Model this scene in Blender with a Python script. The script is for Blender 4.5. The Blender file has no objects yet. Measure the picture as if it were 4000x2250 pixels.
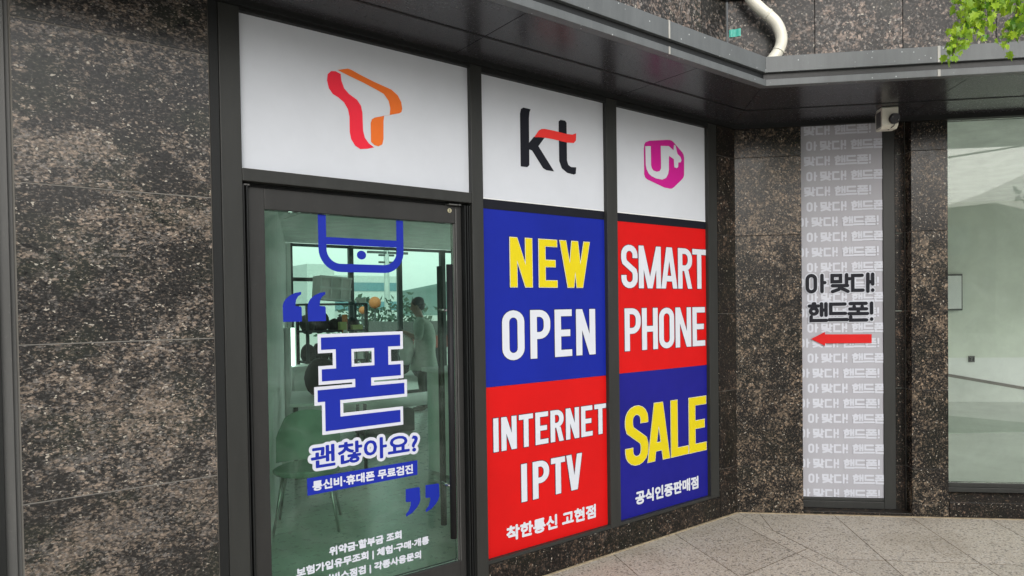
import bpy, bmesh, math, random
from mathutils import Vector, Matrix, noise
from mathutils.geometry import tessellate_polygon
R = math.radians
random.seed(7)
SC = bpy.context.scene
COL = SC.collection

# ------------------------------------------------------------------ camera
cam_d = bpy.data.cameras.new('camera')
cam = bpy.data.objects.new('camera', cam_d); COL.objects.link(cam)
cam_d.lens = 23.758; cam_d.sensor_width = 36; cam_d.shift_x = 0.0074; cam_d.shift_y = 0.03116
cam_d.clip_start = 0.05; cam_d.clip_end = 900
rt, up, fw = Vector((0.797516, -0.603118, -0.014713)), Vector((0.022272, 0.005063, 0.999739)), Vector((0.602886, 0.797636, -0.017471))
cam.matrix_world = Matrix(((rt.x, up.x, -fw.x, 0), (rt.y, up.y, -fw.y, 0), (rt.z, up.z, -fw.z, 1.62), (0, 0, 0, 1)))
SC.camera = cam

# ------------------------------------------------------------------ world and sun (bright overcast)
SUN_EL, SUN_AZ = 26, 205      # degrees; azimuth clockwise from +Y
W = bpy.data.worlds.new('World'); SC.world = W; W.use_nodes = True
nt = W.node_tree; nt.nodes.clear()
sky = nt.nodes.new('ShaderNodeTexSky'); sky.sky_type = 'NISHITA'; sky.sun_disc = False
sky.sun_elevation = R(SUN_EL); sky.sun_rotation = R(SUN_AZ); sky.dust_density = 4; sky.air_density = 1.4; sky.ozone_density = 1.0
hs = nt.nodes.new('ShaderNodeHueSaturation'); hs.inputs['Saturation'].default_value = 0.3
bg = nt.nodes.new('ShaderNodeBackground'); bg.inputs['Strength'].default_value = 0.15
wo = nt.nodes.new('ShaderNodeOutputWorld')
cloud = nt.nodes.new('ShaderNodeMix'); cloud.data_type = 'RGBA'; cloud.inputs[0].default_value = 0.65; cloud.inputs[7].default_value = (5.0, 5.15, 5.3, 1)   # even cloud cover over the clear sky
nt.links.new(sky.outputs[0], hs.inputs['Color']); nt.links.new(hs.outputs[0], cloud.inputs[6]); nt.links.new(cloud.outputs[2], bg.inputs[0]); nt.links.new(bg.outputs[0], wo.inputs[0])
sd = bpy.data.lights.new('sun', 'SUN'); sd.energy = 0.75; sd.angle = R(40); sd.color = (1, 0.97, 0.93)
sun = bpy.data.objects.new('sun', sd); COL.objects.link(sun)
sdir = Vector((math.sin(R(SUN_AZ)) * math.cos(R(SUN_EL)), math.cos(R(SUN_AZ)) * math.cos(R(SUN_EL)), math.sin(R(SUN_EL))))
sun.rotation_euler = sdir.to_track_quat('Z', 'Y').to_euler()
SC.view_settings.view_transform = 'Standard'; SC.view_settings.look = 'None'
SC.view_settings.gamma = 1; SC.view_settings.exposure = 0.74
SC.cycles.max_bounces = 10; SC.cycles.diffuse_bounces = 4; SC.cycles.transparent_max_bounces = 12
SC.cycles.use_denoising = True

# ------------------------------------------------------------------ materials
def new_mat(name):
    m = bpy.data.materials.new(name); m.use_nodes = True
    return m, m.node_tree, m.node_tree.nodes['Principled BSDF']
def N(nt, kind, **kw):
    n = nt.nodes.new(kind)
    for k, v in kw.items():
        if k in n.inputs: n.inputs[k].default_value = v
        else: setattr(n, k, v)
    return n
def ramp(nt, src, stops, interp='LINEAR'):
    r = nt.nodes.new('ShaderNodeValToRGB'); r.color_ramp.interpolation = interp
    el = r.color_ramp.elements
    while len(el) < len(stops): el.new(0.5)
    for e, (p, c) in zip(el, stops):
        e.position = p; e.color = (c, c, c, 1) if not hasattr(c, '__len__') else (*c, 1)
    nt.links.new(src, r.inputs[0]); return r.outputs[0]
def mixc(nt, fac, a, b, mode='MIX'):
    m = nt.nodes.new('ShaderNodeMix'); m.data_type = 'RGBA'; m.blend_type = mode
    for s, v in ((m.inputs[0], fac), (m.inputs[6], a), (m.inputs[7], b)):
        if isinstance(v, bpy.types.NodeSocket): nt.links.new(v, s)
        elif hasattr(v, '__len__'): s.default_value = (*v, 1)
        else: s.default_value = v
    return m.outputs[2]
def coords(nt, scale=(1, 1, 1), rotz=0):
    tc = nt.nodes.new('ShaderNodeTexCoord'); mp = nt.nodes.new('ShaderNodeMapping')
    mp.inputs['Scale'].default_value = scale; mp.inputs['Rotation'].default_value = (0, 0, rotz)
    nt.links.new(tc.outputs['Object'], mp.inputs[0]); return mp.outputs[0]
def noise_n(nt, co, scale, detail=3, rough=.6, dist=0):
    n = N(nt, 'ShaderNodeTexNoise', Scale=scale, Detail=detail, Roughness=rough, Distortion=dist)
    nt.links.new(co, n.inputs['Vector']); return n
def bump(nt, b, src, strength, dist):
    n = N(nt, 'ShaderNodeBump', Strength=strength, Distance=dist)
    nt.links.new(src, n.inputs['Height']); nt.links.new(n.outputs[0], b.inputs['Normal'])

def plain(name, c, rough=.5, metal=0, var=.12, vs=6, spec=.5, bp=0, bs=200):
    m, nt, b = new_mat(name); co = coords(nt)
    n = noise_n(nt, co, vs, 5, .65)
    f = ramp(nt, n.outputs[0], [(.3, 0), (.7, 1)])
    lo = tuple(x * (1 - var) for x in c); hi = tuple(min(1, x * (1 + var)) for x in c)
    nt.links.new(mixc(nt, f, lo, hi), b.inputs['Base Color'])
    n2 = noise_n(nt, co, vs * 7, 4)
    rr = N(nt, 'ShaderNodeMapRange'); rr.inputs[3].default_value = max(.02, rough - .08); rr.inputs[4].default_value = min(1, rough + .1)
    nt.links.new(n2.outputs[0], rr.inputs[0]); nt.links.new(rr.outputs[0], b.inputs['Roughness'])
    b.inputs['Metallic'].default_value = metal; b.inputs['Specular IOR Level'].default_value = spec
    if bp:
        n3 = noise_n(nt, co, bs, 2); bump(nt, b, n3.outputs[0], bp, .001)
    return m

def granite(name, scale=55, stretch=1.0, density=.5, blotch=1.5, rough=.16, warm=1.0, dark=(.022, .021, .020), amount=1.0, rotz=0, lift=0.0):
    """polished brown granite: dark groundmass, tan / pink / grey feldspar grains, patchy"""
    m, nt, b = new_mat(name); co = coords(nt, (1, 1, stretch), rotz)
    nd = noise_n(nt, co, scale * .9, 3, .6)
    add = nt.nodes.new('ShaderNodeVectorMath'); add.operation = 'MULTIPLY_ADD'
    nt.links.new(nd.outputs['Color'], add.inputs[0]); add.inputs[1].default_value = (.9 / scale,) * 3; nt.links.new(co, add.inputs[2])
    big = noise_n(nt, co, blotch, 5, .62, .6)
    mid = noise_n(nt, co, blotch * 6, 4, .6, .3)
    # grains
    v = N(nt, 'ShaderNodeTexVoronoi', Scale=scale); nt.links.new(add.outputs[0], v.inputs['Vector'])
    sep = nt.nodes.new('ShaderNodeSeparateColor'); nt.links.new(v.outputs['Color'], sep.inputs[0])
    # density driven by blotches
    dm = N(nt, 'ShaderNodeMath', operation='MULTIPLY_ADD'); nt.links.new(big.outputs[0], dm.inputs[0]); dm.inputs[1].default_value = 1.5; dm.inputs[2].default_value = -.75 + density
    dm2 = N(nt, 'ShaderNodeMath', operation='MULTIPLY_ADD'); nt.links.new(mid.outputs[0], dm2.inputs[0]); dm2.inputs[1].default_value = 1.1; nt.links.new(dm.outputs[0], dm2.inputs[2])
    dm3 = N(nt, 'ShaderNodeMath', operation='SUBTRACT'); nt.links.new(dm2.outputs[0], dm3.inputs[0]); nt.links.new(sep.outputs[0], dm3.inputs[1])
    g1 = ramp(nt, dm3.outputs[0], [(.35, 0), (.62, 1)])
    ed = ramp(nt, v.outputs['Distance'], [(.25, 1), (.55, 0)])
    gm = N(nt, 'ShaderNodeMath', operation='MULTIPLY'); nt.links.new(g1, gm.inputs[0]); nt.links.new(ed, gm.inputs[1])
    gm2 = N(nt, 'ShaderNodeMath', operation='MULTIPLY'); nt.links.new(gm.outputs[0], gm2.inputs[0]); gm2.inputs[1].default_value = amount
    tone = ramp(nt, sep.outputs[1], [(0, (.17, .12, .085)), (.35, (.24, .165, .11 )), (.6, (.20, .16, .125)), (.8, (.30, .22, .165)), (1, (.36, .33, .28))])
    if warm < 1: tone = mixc(nt, 1 - warm, tone, (.17, .165, .16))
    fine = noise_n(nt, co, scale * 3.2, 3, .7)
    base = mixc(nt, ramp(nt, fine.outputs[0], [(.38, 0), (.72, 1)]), dark, tuple(x * 3.2 + .01 + lift for x in dark))
    dk = mixc(nt, ramp(nt, mid.outputs[0], [(.35, 0), (.7, 1)]), base, (.055 + lift, .048 + lift, .04 + lift))
    c1 = mixc(nt, gm2.outputs[0], dk, tone)
    # small bright crystals
    v2 = N(nt, 'ShaderNodeTexVoronoi', Scale=scale * 2.3); nt.links.new(add.outputs[0], v2.inputs['Vector'])
    s2 = nt.nodes.new('ShaderNodeSeparateColor'); nt.links.new(v2.outputs['Color'], s2.inputs[0])
    w = ramp(nt, s2.outputs[0], [(.90, 0), (.95, 1)]); e2 = ramp(nt, v2.outputs['Distance'], [(.3, 1), (.5, 0)])
    wm = N(nt, 'ShaderNodeMath', operation='MULTIPLY'); nt.links.new(w, wm.inputs[0]); nt.links.new(e2, wm.inputs[1])
    c2 = mixc(nt, wm.outputs[0], c1, (.34, .33, .30))
    nt.links.new(c2, b.inputs['Base Color'])
    rr = N(nt, 'ShaderNodeMapRange'); rr.inputs[3].default_value = rough * .7; rr.inputs[4].default_value = rough * 1.6
    nt.links.new(fine.outputs[0], rr.inputs[0]); nt.links.new(rr.outputs[0], b.inputs['Roughness'])
    bump(nt, b, fine.outputs[0], .12, .0008)
    return m

def granite2(name, scale=60, sx=1.0, sz=1.0, bias=0.0, blotch=1.2, bamp=.55, rough=.16, dark=(.012, .0115, .0105), grain=(.26, .18, .125), grain2=(.17, .155, .14), spec=.5, vs=1.9, cut=.74, rotz=0):
    """polished granite: near-black groundmass, irregular tan and grey feldspar grains gathered in drifts"""
    m, nt, b = new_mat(name); co0 = coords(nt, (sx, sx, sz), rotz)
    gi = nt.nodes.new('ShaderNodeNewGeometry'); sh = nt.nodes.new('ShaderNodeVectorMath'); sh.operation = 'MULTIPLY_ADD'   # every slab is cut from another spot of the block
    nt.links.new(gi.outputs['Random Per Island'], sh.inputs[0]); sh.inputs[1].default_value = (37, 23, 31); nt.links.new(co0, sh.inputs[2]); co = sh.outputs[0]
    def mth(op, x, y, z=None):
        n = N(nt, 'ShaderNodeMath', operation=op)
        for i, v in enumerate((x, y, z)):
            if v is None: continue
            if isinstance(v, bpy.types.NodeSocket): nt.links.new(v, n.inputs[i])
            else: n.inputs[i].default_value = v
        return n.outputs[0]
    big = noise_n(nt, co, blotch, 4, .6, 1.0).outputs[0]
    mid = noise_n(nt, co, blotch * 5.5, 4, .6, .6).outputs[0]
    drift = mth('ADD', mth('MULTIPLY_ADD', big, bamp, -.5 * bamp + bias), mth('MULTIPLY_ADD', mid, .55, -.275))
    n1 = noise_n(nt, co, scale, 2.5, .55, .5).outputs[0]
    f1 = ramp(nt, mth('ADD', n1, drift), [(.53, 0), (.62, 1)])
    wv = nt.nodes.new('ShaderNodeVectorMath'); wv.operation = 'MULTIPLY_ADD'; wn = noise_n(nt, co, scale * 1.2, 2, .5)
    nt.links.new(wn.outputs['Color'], wv.inputs[0]); wv.inputs[1].default_value = (.9 / scale,) * 3; nt.links.new(co, wv.inputs[2])
    vo = N(nt, 'ShaderNodeTexVoronoi', Scale=scale * vs); nt.links.new(wv.outputs[0], vo.inputs['Vector'])
    vsep = nt.nodes.new('ShaderNodeSeparateColor'); nt.links.new(vo.outputs['Color'], vsep.inputs[0])
    cell = ramp(nt, mth('ADD', vsep.outputs[0], mth('MULTIPLY', drift, 2.6)), [(cut, 0), (cut + .05, 1)])
    n2 = noise_n(nt, co, scale * 2.3, 2, .6).outputs[0]
    f2 = ramp(nt, mth('ADD', n2, mth('MULTIPLY', drift, .6)), [(.56, 0), (.66, 1)])
    n3 = noise_n(nt, co, scale * .55, 2, .5, .8)
    sep = nt.nodes.new('ShaderNodeSeparateColor'); nt.links.new(n3.outputs['Color'], sep.inputs[0])
    gcol = mixc(nt, ramp(nt, sep.outputs[0], [(.42, 0), (.60, 1)]), grain, tuple(g * .55 for g in grain))
    gcol = mixc(nt, ramp(nt, sep.outputs[1], [(.50, 0), (.62, 1)]), gcol, tuple(min(1, g * 1.45) for g in grain))
    bcol = noise_n(nt, co, blotch * 1.7, 2, .5)
    sb = nt.nodes.new('ShaderNodeSeparateColor'); nt.links.new(bcol.outputs['Color'], sb.inputs[0])
    gcol = mixc(nt, ramp(nt, sb.outputs[0], [(.45, 0), (.6, .8)]), gcol, grain2)
    base = mixc(nt, ramp(nt, n2, [(.4, 0), (.65, 1)]), dark, tuple(d * 3.0 for d in dark))
    base = mixc(nt, ramp(nt, sb.outputs[1], [(.48, 0), (.62, .7)]), base, (dark[0] * 1.6, dark[1] * 2.0, dark[2] * 1.5))
    c = mixc(nt, mth('MULTIPLY', f2, .6), base, grain2)
    c = mixc(nt, mth('MULTIPLY', f1, .45), c, gcol)
    cc_ = mixc(nt, ramp(nt, vsep.outputs[1], [(0, 0), (1, 1)]), tuple(g * .45 for g in grain), tuple(min(1, g * 1.45) for g in grain))
    cc_ = mixc(nt, ramp(nt, vsep.outputs[2], [(.72, 0), (.78, .8)]), cc_, grain2)
    c = mixc(nt, mth('MULTIPLY', cell, .9), c, cc_)
    hf = noise_n(nt, co, scale * 1.9, 3, .65).outputs[0]
    c = mixc(nt, ramp(nt, hf, [(.40, .62), (.56, 0)]), c, tuple(d * 1.3 for d in dark))
    c = mixc(nt, ramp(nt, hf, [(.56, 0), (.72, .5)]), c, tuple(min(1, g * 1.6) for g in grain))
    n4 = noise_n(nt, co, scale * 1.5, 1, .5).outputs[0]
    c = mixc(nt, ramp(nt, n4, [(.70, 0), (.74, .9)]), c, (.42, .38, .32))
    c = mixc(nt, 1.0, c, ramp(nt, gi.outputs['Random Per Island'], [(0, .82), (.5, 1.0), (1, 1.15)]), 'MULTIPLY')
    hol = noise_n(nt, co, scale * .9, 2, .5, .4).outputs[0]
    c = mixc(nt, ramp(nt, hol, [(.30, .85), (.38, 0)]), c, (.008, .008, .008))
    nt.links.new(c, b.inputs['Base Color']); b.inputs['Specular IOR Level'].default_value = spec
    rr = N(nt, 'ShaderNodeMapRange'); rr.inputs[3].default_value = rough * .6; rr.inputs[4].default_value = rough * 1.7
    nt.links.new(mid, rr.inputs[0]); nt.links.new(rr.outputs[0], b.inputs['Roughness'])
    bump(nt, b, n2, .15, .0008)
    return m

def paving_mat():
    m, nt, b = new_mat('paving granite'); co = coords(nt)
    f = noise_n(nt, co, 95, 3, .75); v = N(nt, 'ShaderNodeTexVoronoi', Scale=85); nt.links.new(co, v.inputs['Vector'])
    sep = nt.nodes.new('ShaderNodeSeparateColor'); nt.links.new(v.outputs['Color'], sep.inputs[0])
    c = mixc(nt, ramp(nt, f.outputs[0], [(.3, 0), (.7, 1)]), (.22, .20, .165), (.72, .66, .57))
    c = mixc(nt, ramp(nt, sep.outputs[0], [(.80, 0), (.88, .7)]), c, (.13, .12, .11))
    c = mixc(nt, ramp(nt, sep.outputs[1], [(.86, 0), (.9, .8)]), c, (.55, .53, .49))
    at = nt.nodes.new('ShaderNodeAttribute'); at.attribute_name = 'slab_tone'
    c = mixc(nt, 1.0, c, at.outputs['Color'], 'MULTIPLY')
    st = noise_n(nt, co, 1.7, 5, .6, .4)
    c = mixc(nt, ramp(nt, st.outputs[0], [(.52, 0), (.75, .45)]), c, (.235, .19, .135))
    nt.links.new(c, b.inputs['Base Color']); b.inputs['Roughness'].default_value = .62
    bump(nt, b, f.outputs[0], .25, .001)
    return m

def glass_mat(name, tint, refl=1.5, rough=0.0, smear=.0):
    m, nt, b = new_mat(name); nt.nodes.remove(b)
    out = nt.nodes['Material Output']
    t = N(nt, 'ShaderNodeBsdfTransparent'); t.inputs[0].default_value = (*tint, 1)
    g = N(nt, 'ShaderNodeBsdfGlossy', Roughness=rough)
    fr = N(nt, 'ShaderNodeFresnel', IOR=refl)
    mx = nt.nodes.new('ShaderNodeMixShader')
    nt.links.new(fr.outputs[0], mx.inputs[0]); nt.links.new(t.outputs[0], mx.inputs[1]); nt.links.new(g.outputs[0], mx.inputs[2])
    last = mx.outputs[0]
    if smear:
        co = coords(nt); n = noise_n(nt, co, 3.5, 6, .7, 1.2)
        d = N(nt, 'ShaderNodeBsdfDiffuse'); d.inputs[0].default_value = (.55, .62, .58, 1)
        f = ramp(nt, n.outputs[0], [(.45, 0), (.8, smear)])
        m2 = nt.nodes.new('ShaderNodeMixShader'); nt.links.new(f, m2.inputs[0]); nt.links.new(last, m2.inputs[1]); nt.links.new(d.outputs[0], m2.inputs[2]); last = m2.outputs[0]
    nt.links.new(last, out.inputs[0])
    return m

def metal_paint(name, c, rough=.42, streak=0.0, drops=False):
    m, nt, b = new_mat(name); co = coords(nt)
    n = noise_n(nt, coords(nt, (1, 1, .15)), 9, 5, .7); b.inputs['Coat Weight'].default_value = 0
    col = mixc(nt, ramp(nt, n.outputs[0], [(.35, 0), (.7, 1)]), tuple(x * .86 for x in c), tuple(x * 1.14 for x in c))
    d = noise_n(nt, co, 60, 4, .7)
    col = mixc(nt, ramp(nt, d.outputs[0], [(.60, 0), (.75, .35)]), col, tuple(min(1, x * 1.7 + .015) for x in c))
    if drops:
        v = N(nt, 'ShaderNodeTexVoronoi', Scale=42); nt.links.new(co, v.inputs['Vector'])
        s = nt.nodes.new('ShaderNodeSeparateColor'); nt.links.new(v.outputs['Color'], s.inputs[0])
        a = N(nt, 'ShaderNodeMath', operation='MULTIPLY')
        nt.links.new(ramp(nt, s.outputs[0], [(.86, 0), (.9, 1)]), a.inputs[0]); nt.links.new(ramp(nt, v.outputs['Distance'], [(.12, 1), (.2, 0)]), a.inputs[1])
        col = mixc(nt, a.outputs[0], col, (.5, .52, .53))
    nt.links.new(col, b.inputs['Base Color']); b.inputs['Specular IOR Level'].default_value = .32
    rr = N(nt, 'ShaderNodeMapRange'); rr.inputs[3].default_value = rough - .1; rr.inputs[4].default_value = rough + .15
    nt.links.new(d.outputs[0], rr.inputs[0]); nt.links.new(rr.outputs[0], b.inputs['Roughness'])
    bump(nt, b, d.outputs[0], .06, .0006)
    return m

M = {}
M['granite_left'] = granite2('granite, streaky brown', 50, .78, 1.25, .0, 2.5, .85, .17, dark=(.014, .0135, .013), grain=(.225, .178, .14), grain2=(.18, .172, .165), spec=.42, vs=2.3, cut=.80)  # large blotches: partly the stone's own, partly painted reflections of trees
M['granite_pillar'] = granite2('granite, coarse brown', 44, 1, 1, -.02, 1.8, .42, .22, dark=(.006, .0055, .005), grain=(.23, .170, .118), grain2=(.13, .11, .085), spec=.3, cut=.80)
M['granite_upper'] = granite2('granite, speckled grey brown', 24, 1, 1, -.01, 1.2, .3, .35, dark=(.016, .015, .0145), grain=(.26, .20, .165), grain2=(.22, .21, .20), spec=.22, vs=2.4, cut=.80)
M['granite_base'] = granite2('granite, dark plinth', 46, 1, 1, -.05, 2.2, .35, .3, dark=(.006, .0055, .005), grain=(.15, .10, .07), grain2=(.06, .055, .05), spec=.2, cut=.88)
M['joint'] = plain('grey joint mortar', (.20, .19, .17), .8)
M['paving'] = paving_mat()
M['paving_joint'] = plain('sandy joint', (.13, .085, .045), .9)
M['ground'] = plain('pale concrete ground', (.45, .44, .41), .85)  # pale as concrete, raised to bounce daylight onto facade and shop ceiling
M['frame'] = metal_paint('dark olive grey frame paint', (.029, .030, .028))
M['frame_dark'] = metal_paint('near black frame paint', (.010, .011, .011), .5)
M['door'] = metal_paint('door frame paint', (.028, .028, .027))
M['soffit'] = metal_paint('soffit panel paint', (.036, .036, .040), .22)
M['fascia'] = metal_paint('grey fascia paint', (.118, .128, .132), .4, drops=True)
M['groove'] = plain('black groove', (.006, .007, .008), .5)
M['sealant'] = plain('pale sealant', (.42, .41, .38), .7)
M['sealant_tan'] = plain('beige sealant', (.36, .29, .19), .8, var=.3, vs=20)
M['trim'] = metal_paint('worn grey trim', (.10, .10, .097), .4)
M['white_film'] = plain('white sign film', (.58, .61, .66), .5, spec=.18, var=.045, vs=2)
M['white_edge'] = plain('bright film edge', (.78, .79, .78), .5, spec=.18, var=.02)
M['white_letter'] = plain('white lettering film', (.64, .67, .73), .5, spec=.18, var=.02)
M['blue_film'] = plain('blue sign film', (.007, .018, .29), .5, spec=.18, var=.10, vs=2)
M['navy_film'] = plain('navy sign film', (.012, .012, .22), .5, spec=.18, var=.10, vs=2)
M['red_film'] = plain('red sign film', (.60, .006, .006), .5, spec=.18, var=.07, vs=2)
M['yellow'] = plain('yellow lettering film', (.68, .56, .010), .5, spec=.18, var=.03)
M['ink_dark'] = plain('dark outline ink', (.02, .02, .04), .5, spec=.18)
M['black_logo'] = plain('black logo film', (.009, .010, .016), .5, spec=.18, var=.03)
M['logo_red'] = plain('logo red', (.78, .025, .05), .5, spec=.18, var=.03)
M['logo_scarlet'] = plain('logo scarlet', (.80, .04, .035), .5, spec=.18, var=.03)
M['arrow_red'] = plain('poster arrow red', (.60, .016, .016), .5, spec=.15, var=.03)
M['logo_orange'] = plain('logo orange', (.76, .16, .025), .5, spec=.18, var=.03)
M['magenta'] = plain('logo magenta', (.55, .015, .26), .5, spec=.18, var=.03)
M['door_blue'] = plain('door decal blue', (.011, .025, .33), .5, spec=.18, var=.04)
M['decal_white'] = plain('door decal white', (.62, .64, .72), .5, spec=.18, var=.02)
M['poster_grey'] = plain('poster grey', (.39, .39, .425), .5, spec=.18, var=.03, vs=1.5)
M['poster_letter'] = plain('poster pale letter', (.58, .60, .66), .5, spec=.18, var=.02)
M['glass_door'] = glass_mat('green tinted door glass', (.83, .995, .90), 1.38, 0.0, .07)
M['glass_win'] = glass_mat('green tinted window glass', (.945, .98, .95), 1.4, 0.0, .06)
M['glass_clear'] = glass_mat('back window glass', (.93, .98, .97), 1.2)
M['handle'] = plain('black powder coat', (.012, .012, .014), .5, spec=.25)
M['chrome'] = plain('chromed steel', (.6, .6, .58), .2, 1)
M['brass'] = plain('lock brass', (.55, .5, .33), .3, .8)
M['cctv'] = plain('aged cream plastic', (.68, .67, .57), .4, var=.06, vs=20)
M['black'] = plain('black plastic', (.01, .01, .012), .25)
M['pipe'] = plain('cream pvc pipe', (.78, .75, .64), .35, var=.08, vs=9)
M['tape'] = plain('green tape', (.015, .36, .28), .4, var=.15, vs=30)
M['plaster'] = plain('interior plaster', (.86, .88, .86), .8, var=.06, vs=2)
M['ceiling'] = plain('raw ceiling', (.86, .88, .86), .85, var=.12, vs=4)
M['floor_in'] = plain('worn concrete floor', (.42, .47, .43), .28, var=.2, vs=2.5, bp=.2, bs=12)
M['floor_pale'] = plain('pale resin floor', (.60, .62, .60), .35, var=.12, vs=2)
M['floor_band'] = plain('dark floor band', (.36, .42, .37), .35, var=.12, vs=3)
M['wall_green'] = plain('green painted wall', (.68, .72, .65), .7, var=.12, vs=1.3)
M['wall_white'] = plain('pale wainscot', (.78, .79, .79), .6, var=.06, vs=2)
M['skirting'] = plain('brown skirting', (.16, .14, .13), .6)
M['mullion_in'] = plain('dark inner mullion', (.035, .045, .045), .5)

# ------------------------------------------------------------------ mesh helpers
DA, DC = 3.1, 5.436
CD, CN = Vector((0.70937, -0.70483, 0)), Vector((0.70483, 0.70937, 0))
def P(pl, u, z, off=0.0):
    """point on a facade: A = shopfront, C = the wall turned 45 degrees; off > 0 is into the building"""
    if pl == 'A': return Vector((u, DA + off, z))
    p = CN * (DC + off) + CD * u
    return Vector((p.x, p.y, z))
class MB:
    def __init__(s): s.bm = bmesh.new(); s.k = 0
    def face(s, pts):
        try: return s.bm.faces.new([s.bm.verts.new(p) for p in pts])
        except Exception: return None
    def hexa(s, p):       # 8 corners: bottom 4 ccw, top 4
        v = [s.bm.verts.new(x) for x in p]
        for f in ((0, 3, 2, 1), (4, 5, 6, 7), (0, 1, 5, 4), (1, 2, 6, 5), (2, 3, 7, 6), (3, 0, 4, 7)): s.bm.faces.new([v[i] for i in f])
    def bx(s, pl, u0, u1, z0, z1, o0, o1):   # box on a facade
        s.hexa([P(pl, u0, z0, o0), P(pl, u1, z0, o0), P(pl, u1, z0, o1), P(pl, u0, z0, o1), P(pl, u0, z1, o0), P(pl, u1, z1, o0), P(pl, u1, z1, o1), P(pl, u0, z1, o1)])
    def box(s, x0, x1, y0, y1, z0, z1, M=None):
        p = [Vector(c) for c in ((x0, y0, z0), (x1, y0, z0), (x1, y1, z0), (x0, y1, z0), (x0, y0, z1), (x1, y0, z1), (x1, y1, z1), (x0, y1, z1))]
        s.hexa([M @ c for c in p] if M else p)
    def prism(s, foot, z0, z1):
        a = [s.bm.verts.new((x, y, z0)) for x, y in foot]; b = [s.bm.verts.new((x, y, z1)) for x, y in foot]
        n = len(foot); s.bm.faces.new(a[::-1]); s.bm.faces.new(b)
        for i in range(n): s.bm.faces.new((a[i], a[(i + 1) % n], b[(i + 1) % n], b[i]))
    def tube(s, pts, r, seg=14, cap=True):
        pts = [Vector(p) for p in pts]; rings = []
        rr = r if hasattr(r, '__len__') else [r] * len(pts)
        ref = None
        for i, p in enumerate(pts):
            d = (pts[min(i + 1, len(pts) - 1)] - pts[max(i - 1, 0)]).normalized()
            if ref is None: ref = d.orthogonal().normalized()
            ref = (ref - d * ref.dot(d)).normalized(); b = d.cross(ref)
            rings.append([s.bm.verts.new(p + (ref * math.cos(t) + b * math.sin(t)) * rr[i]) for t in [2 * math.pi * k / seg for k in range(seg)]])
        for a, b in zip(rings, rings[1:]):
            for k in range(seg): 
                f = s.bm.faces.new((a[k], a[(k + 1) % seg], b[(k + 1) % seg], b[k])); f.smooth = True
        if cap: s.bm.faces.new(rings[0][::-1]); s.bm.faces.new(rings[-1])
    def blob(s, c, r, seg=16, rings=10, M=None):
        mm = Matrix.Translation(Vector(c)) @ (M or Matrix()) @ Matrix.Diagonal((*r, 1)) if hasattr(r, '__len__') else Matrix.Translation(Vector(c)) @ Matrix.Scale(r, 4)
        g = bmesh.ops.create_uvsphere(s.bm, u_segments=seg, v_segments=rings, radius=1, matrix=mm)
        for v in g['verts']:
            for f in v.link_faces: f.smooth = True
    # flat decals -----------------------------------------------------
    def poly(s, pl, pts, off, hole=None):
        s.k += 1; o = off - s.k * EPS
        loops = [[Vector((u, z, 0)) for u, z in pts]] + ([[Vector((u, z, 0)) for u, z in hole]] if hole else [])
        flat = [q for l in loops for q in l]; vs = [s.bm.verts.new(P(pl, q.x, q.y, o)) for q in flat]
        for t in tessellate_polygon(loops):
            try: s.bm.faces.new([vs[i] for i in t])
            except Exception: pass
    def build(s, name, m, parent=None, bevel=0, smooth=False):
        bmesh.ops.recalc_face_normals(s.bm, faces=s.bm.faces)
        me = bpy.data.meshes.new(name); s.bm.to_mesh(me); s.bm.free()
        if isinstance(m, str): m = M[m]
        me.materials.append(m)
        o = bpy.data.objects.new(name, me); COL.objects.link(o); o.parent = parent
        if bevel:
            b = o.modifiers.new('bevel', 'BEVEL'); b.width = bevel; b.segments = 2; b.limit_method = 'ANGLE'; b.angle_limit = R(40)
        if smooth:
            for p in me.polygons: p.use_smooth = True
        return o
EPS = 0.00005
def tag(o, label=None, cat=None, group=None, kind=None):
    for k, v in (('label', label), ('category', cat), ('group', group), ('kind', kind)):
        if v: o[k] = v
    return o
def thing(name, label, cat, group=None, loc=(0, 0, 0)):
    """an empty whose parts are built in world coordinates, then re-based to it"""
    o = bpy.data.objects.new(name, None); COL.objects.link(o); o.location = loc; o.empty_display_size = .1
    return tag(o, label, cat, group)
def one(mb, name, m, label, cat, group=None, bevel=0): return tag(mb.build(name, m, None, bevel), label, cat, group)
def struct(mb, name, m): return tag(mb.build(name, m), kind='structure')

# ------------------------------------------------------------------ ground and paving
mb = MB(); mb.box(-300, 300, -300, 300, -.4, -.016); struct(mb, 'ground', 'ground')
mit = lambda t: (4.593 - .19 * t, 3.1 - .44 * t)    # mitre line between the two paving fields
A_foot = [mit(0)] + [(-3.0, 3.1), (-3.0, -3.4)] + [mit(14.8)]
def cpt(u, off): p = P('C', u, 0, off); return (p.x, p.y)
C_foot = [mit(0), mit(14.8), cpt(9.5, -9.0), cpt(9.5, 0.0)]
mb = MB(); mb.prism([(-3, 3.1), (-3, -3.6), (1.5, -3.7), (9, -9), cpt(9.5, 0), mit(0)], -.014, -.005); struct(mb, 'paving_bed', 'paving_joint')
def slabs(foot, cuts):
    bm = bmesh.new(); bm.faces.new([bm.verts.new((x, y, 0)) for x, y in foot])
    for co, no in cuts:
        bmesh.ops.bisect_plane(bm, geom=bm.verts[:] + bm.edges[:] + bm.faces[:], plane_co=co, plane_no=no)
    bmesh.ops.inset_individual(bm, faces=bm.faces[:], thickness=.0036)
    return bm
cuts = [((0, 2.35 - .75 * k, 0), (0, 1, 0)) for k in range(9)] + [((4.445 - .62 * k, 3.1, 0), (.92, -.39, 0)) for k in range(13)]
bmA = slabs(A_foot, cuts)
cuts = [(tuple(CN * (DC - .94 - .75 * k)), tuple(CN)) for k in range(11)] + [(tuple(CD * (1.235 + .548 * k)), tuple(CD)) for k in range(-6, 16)]
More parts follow.
